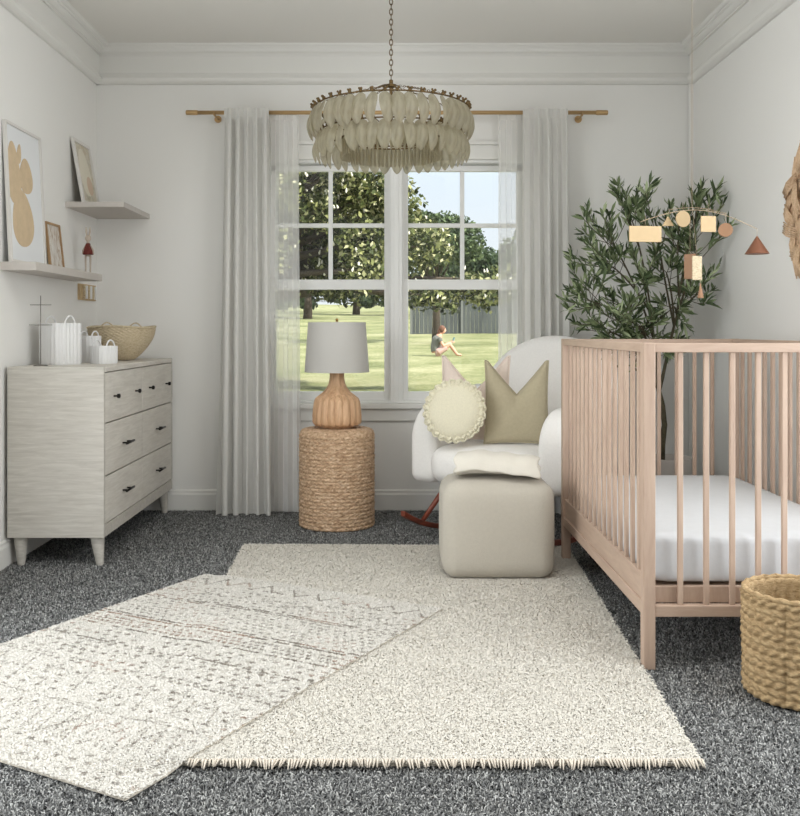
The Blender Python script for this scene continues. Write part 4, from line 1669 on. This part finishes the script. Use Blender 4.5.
for k in range(6):
    a = 2 * PI * k / 6 + 0.3
    pts = [(0.018 * math.cos(a), 0.018 * math.sin(a), 2.105 + Z0), (0.16 * math.cos(a), 0.16 * math.sin(a), 2.068 + Z0), (0.343 * math.cos(a), 0.343 * math.sin(a), 2.003 + Z0)]
    # fine chain links along each stay
    P = curve_pts(pts[0], pts[1], pts[1], pts[2], 26)
    for i in range(26):
        c = (P[i] + P[i + 1]) / 2
        d = (P[i + 1] - P[i]).normalized()
        s = d.cross(Vector((0, 0, 1))).normalized() if i % 2 else d.cross(Vector((0, 0, 1))).cross(d).normalized()
        sp.tube([c + d * 0.008 * math.cos(q) + s * 0.004 * math.sin(q) for q in [2 * PI * j / 8 for j in range(8)]], 0.0013, 5, closed=True)
obj('stay_chain', sp, M['darkbrass'], cd, smooth=True)
rc = random.Random(3)


def petal_mesh(L, w, bulge):
    mb = MB()

    def fun(u, v):
        # v 0 top .. 1 bottom ; u across
        prof_w = w / 2 * (0.18 + 0.85 * math.sin(PI * min(1, v * 1.02) ** 0.8) ** 0.6) * (1 if v < 0.97 else 0.75)
        s = (u - 0.5) * 2
        return (bulge * math.sin(PI * v * 0.9) - 0.28 * prof_w * s * s * 1.5, s * prof_w, -L * v)
    mb.grid(fun, 7, 14)
    return mb


for ti, (rad, z, cnt, L, w_) in enumerate(TIERS):
    rg = MB()
    n_ = 96
    rg.tube([(rad * math.cos(2 * PI * k / n_), rad * math.sin(2 * PI * k / n_), z + Z0) for k in range(n_)], 0.0035, 8, closed=True)
    if ti < 2:
        for k in range(6):
            a = 2 * PI * k / 6 + 0.3
            rg.cyl((0.012 * math.cos(a), 0.012 * math.sin(a), 1.893 + Z0) if ti else (rad * math.cos(a), rad * math.sin(a), z + Z0), (rad * math.cos(a), rad * math.sin(a), z + Z0) if ti else (0.318 * math.cos(a), 0.318 * math.sin(a), 1.893 + Z0), 0.0022, 6)
    else:
        for k in range(4):
            a = 2 * PI * k / 4 + 0.3
            rg.cyl((rad * math.cos(a), rad * math.sin(a), z + Z0), (0.318 * math.cos(a), 0.318 * math.sin(a), 1.893 + Z0), 0.0022, 6)
    obj('ring', rg, M['darkbrass'], cd, smooth=True)
    if ti < 2:
        pm = petal_mesh(L, w_, 0.030)
        me = None
        for k in range(cnt):
            a = 2 * PI * (k + 0.5 * ti) / cnt
            o = obj('petal', pm, M['petal'], cd, smooth=True) if me is None else bpy.data.objects.new('petal', me)
            if me is None:
                me = o.data
            else:
                COL.objects.link(o)
                o.parent = cd
            o.location = ((rad + 0.006) * math.cos(a), (rad + 0.006) * math.sin(a), z + Z0 - 0.004)
            o.rotation_euler = (rc.uniform(-0.10, 0.10), rc.uniform(-0.08, 0.08), a + rc.uniform(-0.45, 0.45))
            cm = MB().sphere((0, 0, 0), 0.0085, 8, 6).sphere((0.008, 0.006, 0.007), 0.006, 8, 6).sphere((0.003, -0.007, 0.009), 0.005, 8, 6)
            c_ = obj('clip', cm, M['darkbrass'], o, smooth=True)
            c_.location = (0.002, 0, 0.006)
    else:
        dm = MB().tube([(0, 0, 0), (0, 0, -0.01), (0, 0, -0.05), (0, 0, -0.078), (0, 0, -0.085)], [0.002, 0.006, 0.0075, 0.005, 0.001], 6)
        me = None
        for k in range(cnt):
            a = 2 * PI * k / cnt
            o = obj('drop', dm, M['petal'], cd, smooth=True) if me is None else bpy.data.objects.new('drop', me)
            if me is None:
                me = o.data
            else:
                COL.objects.link(o)
                o.parent = cd
            o.location = (rad * math.cos(a), rad * math.sin(a), z + Z0 - 0.003)

# ------------------------------------------------------------------ garden
def gz(y, x=0.0):
    if y < 29:
        z = -0.25 + (y - 5.5) * 0.0183
    else:
        z = 0.18 + (y - 29) * 0.038
    return z + 0.05 * math.sin(x * 0.3) * min(1, max(0, (y - 8) / 20))


mb = MB()
ys = [5.46, 8, 11, 14, 17, 20, 23, 26, 29, 32, 35, 38, 42, 46, 52, 60, 70, 85, 100, 130, 170]
mb.grid(lambda u, v: ((u - 0.5) * 160, ys[int(round(v * (len(ys) - 1)))], gz(ys[int(round(v * (len(ys) - 1)))], (u - 0.5) * 160)), 60, len(ys))
struct('lawn', mb, M['lawn'], smooth=True)


def leaf_cloud(name, mat, parent, n, fn, size, seed):
    r = np.random.default_rng(seed)
    P = fn(r, n)
    n = len(P)
    d = r.normal(size=(n, 3))
    d /= np.linalg.norm(d, axis=1)[:, None]
    q = r.normal(size=(n, 3))
    s = np.cross(d, q)
    s /= np.linalg.norm(s, axis=1)[:, None]
    L = size * r.uniform(0.6, 1.3, n)[:, None]
    V = np.stack([P - d * L * 0.5, P + s * L * 0.28, P + d * L * 0.5, P - s * L * 0.28], 1).reshape(-1, 3)
    me = bpy.data.meshes.new(name)
    me.vertices.add(len(V))
    me.vertices.foreach_set('co', V.astype(np.float32).ravel())
    me.loops.add(4 * n)
    me.loops.foreach_set('vertex_index', np.arange(4 * n, dtype=np.int32))
    me.polygons.add(n)
    me.polygons.foreach_set('loop_start', (np.arange(n) * 4).astype(np.int32))
    me.materials.append(mat)
    me.update()
    o = bpy.data.objects.new(name, me)
    COL.objects.link(o)
    o.parent = parent
    return o


def tree(name, label, x, y, clumps, size, n, mat, seed, trunk_r, group=None, blossoms=0, spread_=0.28, trunk_top=None):
    """clumps: list of (dx, dy, z, r) relative to the trunk foot"""
    t = thing(name, label, 'tree', (x, y, gz(y, x)), group=group)
    cl = np.array(clumps)
    wts = cl[:, 3] ** 2
    wts = wts / wts.sum()

    def fn(r, n):
        idx = r.choice(len(cl), n, p=wts)
        d = r.normal(size=(n, 3))
        d /= np.linalg.norm(d, axis=1)[:, None]
        rad = cl[idx, 3] * (1 - spread_ * r.random(n) ** 1.5) * (1 + 0.12 * r.normal(size=n))
        return cl[idx, :3] + d * rad[:, None] * np.array([1, 1, 0.8])
    leaf_cloud('foliage', mat, t, n, fn, size, seed)
    tm_ = MB()
    top = trunk_top or max(c[2] for c in clumps) * 0.6
    tm_.tube([(0, 0, -0.15), (0.05, 0, top * 0.4), (0, 0.1, top)], [trunk_r * 1.3, trunk_r, trunk_r * 0.5], 12)
    for c in clumps:
        tm_.tube([(0, 0, top * 0.45), ((c[0]) * 0.5, c[1] * 0.5, (top * 0.5 + c[2]) / 2 + 0.2), (c[0], c[1], c[2])], [trunk_r * 0.35, trunk_r * 0.22, trunk_r * 0.06], 6)
    obj('trunk', tm_, M['trunk'], t, smooth=True)
    if blossoms:
        bmb = MB()
        rr = random.Random(seed)
        for k in range(blossoms):
            c = clumps[rr.randrange(len(clumps))]
            while rr.random() > (c[3] / 1.6) ** 2:
                c = clumps[rr.randrange(len(clumps))]
            a, e = rr.uniform(0, 2 * PI), rr.uniform(-0.4, 1.3)
            p = Vector((c[0] + c[3] * 1.02 * math.cos(a) * math.cos(e), c[1] + c[3] * 1.02 * math.sin(a) * math.cos(e), c[2] + 0.85 * c[3] * math.sin(e)))
            hh_ = rr.uniform(0.03, 0.09)
            bmb.tube([p, p + Vector((0, 0, hh_ * 0.3)), p + Vector((rr.uniform(-0.02, 0.02), 0, hh_))], [0.010, 0.020, 0.005], 5)
        obj('blossoms', bmb, M['blossom'], t)
    return t


rt = random.Random(8)
clumps = []
# broad low crown whose outline falls away to the right
TXX, TYY = -3.2, 17.0
for k in range(210):
    for _ in range(50):
        x = rt.uniform(-6.5, 2.2)
        y = rt.uniform(14.3, 19.5)
        z = rt.uniform(1.75, 6.5)
        lim = math.sqrt(max(0, 1 - ((z - 2.3) / (4.6 if z > 2.3 else 1.6)) ** 2)) ** 1.6
        ex = ((x + 2.6) / 4.25) ** 2 + ((y - 17) / 2.6) ** 2
        if ex < lim ** 2 and x < 1.45 - 0.95 * (z - 1.9) + 0.25 * math.sin(z * 5):
            break
    else:
        continue
    clumps.append((x - TXX, y - TYY, z - gz(17), rt.uniform(0.35, 0.62)))
for (x, z) in ((1.35, 1.75), (1.65, 1.62), (0.9, 1.55), (0.5, 1.6), (1.9, 1.85)):
    clumps.append((x - TXX, -1.2, z - gz(17), 0.34))
tree('chestnut_tree', 'large flowering chestnut tree filling the upper left of the window view', TXX, TYY, clumps, 0.105, 150000, M['treeleaf'], 3, 0.35, blossoms=2400, spread_=0.6, trunk_top=3.2)

# distant trees
k = 0
far = [(-14, 60, 7.5, 3.4, 'round leafy tree far off at the left end of the lawn'), (-6.5, 75, 8.5, 3.4, 'far tree standing behind the lamp shade side of the lawn'),
       (3.6, 84, 8.5, 2.6, 'far dark tree behind the window centre post'), (7.0, 70, 6.0, 2.4, 'low far tree above the dark fence'),
       (-12.5, 84, 9, 3.6, 'far tree farthest back on the left side of the lawn'), (-3.2, 90, 9, 3.0, 'farthest small tree seen through the left window unit'),
       (9.6, 62, 7.4, 2.6, 'taller far tree rising above the right end of the dark fence'), (17, 66, 8.5, 3.4, 'far tree behind the right curtain')]
for (x, y, h, r, lab) in far:
    rr = random.Random(50 + k)
    cl = []
    for q in range(20):
        a, e = rr.uniform(0, 2 * PI), rr.uniform(-0.7, 1.2)
        cl.append((r * 0.7 * math.cos(a) * math.cos(e), r * 0.7 * math.sin(a) * math.cos(e), h * 0.42 + h * 0.36 * math.sin(e), r * 0.42))
    tree('park_tree', lab, x, y, cl, 0.42, 5200, M['darkleaf'], 60 + k, 0.3, group='trees beyond the lawn')
    k += 1

# leafy tree beside the lawn, its trunk seen behind the seated person
cl = []
rr = random.Random(91)
for q in range(16):
    a, e = rr.uniform(0, 2 * PI), rr.uniform(-0.5, 1.2)
    cl.append((1.3 * math.cos(a) * math.cos(e), 1.3 * math.sin(a) * math.cos(e), 3.75 + 0.8 * math.sin(e), 0.65))
tree('park_tree', 'slim-trunked tree just behind the seated person', 1.75, 36.5, cl, 0.2, 9000, M['darkleaf'], 92, 0.13, group='trees beyond the lawn', trunk_top=4.4)
cl = []
for q in range(60):
    cl.append((q * 0.55 + rr.uniform(-0.3, 0.3), rr.uniform(-0.6, 0.6), 0.9 + 1.9 * rr.random(), 1.0))
tree('park_hedge', 'long dark hedge along the far left edge of the lawn', -32.0, 101.0, cl, 0.5, 15000, M['darkleaf'], 97, 0.1, trunk_top=1.0)

# dark fence
fn_ = thing('garden_fence', 'long dark timber fence across the right of the lawn', 'fence', (1.0, 45.0, gz(45)))
mb = MB()
for q in range(60):
    mb.box(q * 0.2 + 0.005, q * 0.2 + 0.195, 0, 0.03, -0.1, 1.95)
obj('boards', mb, M['fence'], fn_)
for q in range(6):
    obj('post', MB().box(q * 2.4 - 0.05, q * 2.4 + 0.06, -0.07, 0.0, -0.1, 2.02), M['fencepost'], fn_)

# seated person on the lawn
PX, PY = 1.42, 29.0
ps = thing('person', 'person in grey top and pink skirt sitting on the lawn, reading', 'person', (PX, PY, gz(PY, PX)))


def skin_body(name, joints, edges, mat, parent, root=0, sub=2):
    me = bpy.data.meshes.new(name)
    me.from_pydata([j[0] for j in joints], edges, [])
    me.materials.append(mat)
    o = bpy.data.objects.new(name, me)
    COL.objects.link(o)
    o.parent = parent
    md = o.modifiers.new('skin', 'SKIN')
    md.use_smooth_shade = True
    if not me.skin_vertices:
        try:
            me.attributes.new
        except Exception:
            pass
    ly = me.skin_vertices[0] if len(me.skin_vertices) else None
    if ly:
        for i, j in enumerate(joints):
            ly.data[i].radius = (j[1], j[1])
            ly.data[i].use_root = (i == root)
    md2 = o.modifiers.new('sub', 'SUBSURF')
    md2.levels = md2.render_levels = sub
    return o


# facing +x, knees up, head bent over a book; continuous tapered tubes joined at the joints
def limb(mb, pts, rs):
    P = []
    Rr = []
    n = len(pts)
    for i in range(n - 1):
        for q in range(4):
            t_ = q / 4
            P.append(Vector(pts[i]).lerp(Vector(pts[i + 1]), t_))
            Rr.append(rs[i] * (1 - t_) + rs[i + 1] * t_)
    P.append(Vector(pts[-1]))
    Rr.append(rs[-1])
    mb.tube(P, Rr, 10)
    for p, r in zip(pts[1:-1], rs[1:-1]):
        mb.sphere(p, r * 1.0, 10, 8)


body = MB()
limb(body, [(0, 0, 0.12), (-0.03, 0, 0.28), (0.02, 0, 0.48), (0.08, 0, 0.60), (0.12, 0, 0.68), (0.15, 0, 0.73)], [0.15, 0.13, 0.15, 0.10, 0.05, 0.05])
body.sphere((0.19, 0, 0.80), 0.10, 16, 12, (0.95, 0.8, 1.15))
body.sphere((0.29, 0, 0.78), 0.018, 8, 6)
for s in (-1, 1):
    limb(body, [(0.02, s * 0.09, 0.11), (0.40, s * 0.11, 0.36), (0.62, s * 0.10, 0.06), (0.76, s * 0.10, 0.035)], [0.095, 0.062, 0.042, 0.03])
    limb(body, [(0.06, s * 0.17, 0.56), (0.20, s * 0.20, 0.32), (0.42, s * 0.10, 0.42)], [0.055, 0.042, 0.028])
    hb = Vector((0.42, s * 0.10, 0.42))
    body.sphere(hb + Vector((0.04, 0, 0.015)), 0.035, 8, 6, (1.2, 0.5, 0.9))
    for q in range(4):
        L = (0.055, 0.065, 0.06, 0.045)[q]
        o0 = hb + Vector((0.07, s * -0.005, 0.035 - q * 0.017))
        body.tube([o0, o0 + Vector((L * 0.6, -s * 0.01, 0.008)), o0 + Vector((L, -s * 0.03, 0.0))], [0.009, 0.008, 0.006], 6)
    body.tube([hb + Vector((0.03, 0, 0.03)), hb + Vector((0.055, -s * 0.01, 0.06)), hb + Vector((0.085, -s * 0.02, 0.062))], [0.011, 0.009, 0.007], 6)
ob = obj('body', body, M['skin'], ps, smooth=True)
rm = ob.modifiers.new('remesh', 'REMESH')
rm.mode = 'VOXEL'
rm.voxel_size = 0.012
rm.use_smooth_shade = True
tp_ = MB()
limb(tp_, [(-0.01, 0, 0.16), (-0.035, 0, 0.28), (0.015, 0, 0.48), (0.07, 0, 0.59)], [0.165, 0.15, 0.17, 0.12])
for s in (-1, 1):
    limb(tp_, [(0.06, s * 0.16, 0.56), (0.13, s * 0.19, 0.44)], [0.07, 0.062])
ot_ = obj('shirt', tp_, M['dress'], ps, smooth=True)
rm = ot_.modifiers.new('remesh', 'REMESH')
rm.mode = 'VOXEL'
rm.voxel_size = 0.015
rm.use_smooth_shade = True
sk_ = MB()
limb(sk_, [(-0.04, 0, 0.12), (0.10, 0, 0.14)], [0.17, 0.17])
for s in (-1, 1):
    limb(sk_, [(0.04, s * 0.09, 0.13), (0.30, s * 0.11, 0.28)], [0.12, 0.10])
os_ = obj('skirt', sk_, M['pinkskirt'], ps, smooth=True)
rm = os_.modifiers.new('remesh', 'REMESH')
rm.mode = 'VOXEL'
rm.voxel_size = 0.015
rm.use_smooth_shade = True
hr = MB().sphere((0.165, 0, 0.825), 0.112, 14, 10, (0.95, 0.9, 1.1)).sphere((0.08, 0, 0.74), 0.07, 12, 8, (0.8, 1, 1.5))
obj('hair', hr, M['hair'], ps, smooth=True)
bkk = thing('book', 'small open book held by the person on the lawn', 'book', (PX + 0.50, PY, gz(PY, PX) + 0.40))
for s in (-1, 1):
    obj('page', MB().box(-0.012, 0.0, 0, 0.12, 0, 0.18, R(0.35, 'Y') @ R(s * 0.25 + (PI if s < 0 else 0), 'Z')), M['teal'], bkk)
rk = obj('picnic_bag', MB().lathe([(0.16, 0), (0.20, 0.05), (0.17, 0.22), (0.08, 0.28), (0.01, 0.29)], 20), M['trunk'], None, smooth=True, loc=(3.0, 23.2, gz(23.2, 3.0)))
tag(rk, 'small brown bag on the grass to the right of the seated person', 'bag')

# ------------------------------------------------------------------ light
wd = bpy.data.worlds.new('sky')
scene.world = wd
wd.use_nodes = True
nt = wd.node_tree
bg = nt.nodes['Background']
tc = nt.nodes.new('ShaderNodeTexCoord')
sx = nt.nodes.new('ShaderNodeSeparateXYZ')
link(nt, tc.outputs['Generated'], sx.inputs[0])
c = ramp(nt, sx.outputs['Z'], [(0.0, srgb(182, 186, 188)), (0.10, srgb(178, 184, 189)), (0.25, srgb(172, 186, 200)), (0.5, srgb(236, 242, 250)), (1.0, srgb(236, 242, 250))])
link(nt, c, bg.inputs['Color'])
bg.inputs['Strength'].default_value = 2.1

sun = bpy.data.lights.new('sun', 'SUN')
sun.energy = 8.0
sun.angle = math.radians(0.6)
sun.color = (1.0, 0.96, 0.88)
so = bpy.data.objects.new('sun', sun)
COL.objects.link(so)
dvec = Vector((-0.62, 0.42, -0.60)).normalized()
so.rotation_euler = dvec.to_track_quat('-Z', 'Y').to_euler()


def area(name, loc, target, sx_, sy_, power, col):
    l = bpy.data.lights.new(name, 'AREA')
    l.shape = 'RECTANGLE'
    l.size, l.size_y = sx_, sy_
    l.energy = power
    l.color = col
    o = bpy.data.objects.new(name, l)
    COL.objects.link(o)
    o.location = loc
    o.rotation_euler = (Vector(target) - Vector(loc)).to_track_quat('-Z', 'Y').to_euler()
    return l


# added fill lights on the solid side walls, out of view
SYC, SZC = (SWY0 + SWY1) / 2, (SWZ0 + SWZ1) / 2
area('side_fill_light', (XL + 0.012, SYC, SZC), (XR, SYC + 0.0001, SZC), 1.85, 2.6, 56, (0.93, 0.97, 1.0))
area('side_fill_light', (XR - 0.012, SYC, SZC), (XL, SYC + 0.0001, SZC), 1.85, 2.6, 56, (0.93, 0.97, 1.0))
# added overhead fill light in a flat frame, out of view
cl_ = thing('ceiling_fill_frame', 'flat white frame of an added, unseen fill light over the rugs', 'fill light', (0.02, 2.1, H))
obj('frame', MB().box(-0.62, 0.62, -0.50, -0.47, -0.03, 0).box(-0.62, 0.62, 0.47, 0.50, -0.03, 0).box(-0.62, -0.59, -0.47, 0.47, -0.03, 0).box(0.59, 0.62, -0.47, 0.47, -0.03, 0), M['sash'], cl_)
area('ceiling_fill_light', (0.02, 2.1, H - 0.012), (0.02, 2.1001, 0), 1.15, 0.92, 20, (1.0, 0.975, 0.94))
pt = area('window_portal', (0.037, YB + 0.20, 1.27), (0.037, 0, 1.27), 1.47, 1.36, 1, (1, 1, 1))
pt.cycles.is_portal = True

# ------------------------------------------------------------------ camera
cam = bpy.data.cameras.new('camera')
cam.sensor_fit = 'HORIZONTAL'
cam.sensor_width = 36
cam.lens = 950 / 800 * 36
cam.shift_x = 10 / 800
cam.shift_y = -78 / 800
cam.clip_start = 0.05
cam.clip_end = 500
co = bpy.data.objects.new('camera', cam)
COL.objects.link(co)
co.location = (0, 0, 1.0)
co.rotation_euler = (PI / 2, 0, 0)
scene.camera = co

vs = scene.view_settings
scene.display_settings.display_device = 'sRGB'
vs.view_transform = 'Standard'
vs.look = 'None'
vs.exposure = 0.0
vs.gamma = 1.0
vs.use_curve_mapping = False
cy = scene.cycles
cy.max_bounces = 10
cy.diffuse_bounces = 6
cy.transparent_max_bounces = 24
cy.use_denoising = True
cy.sample_clamp_indirect = 8
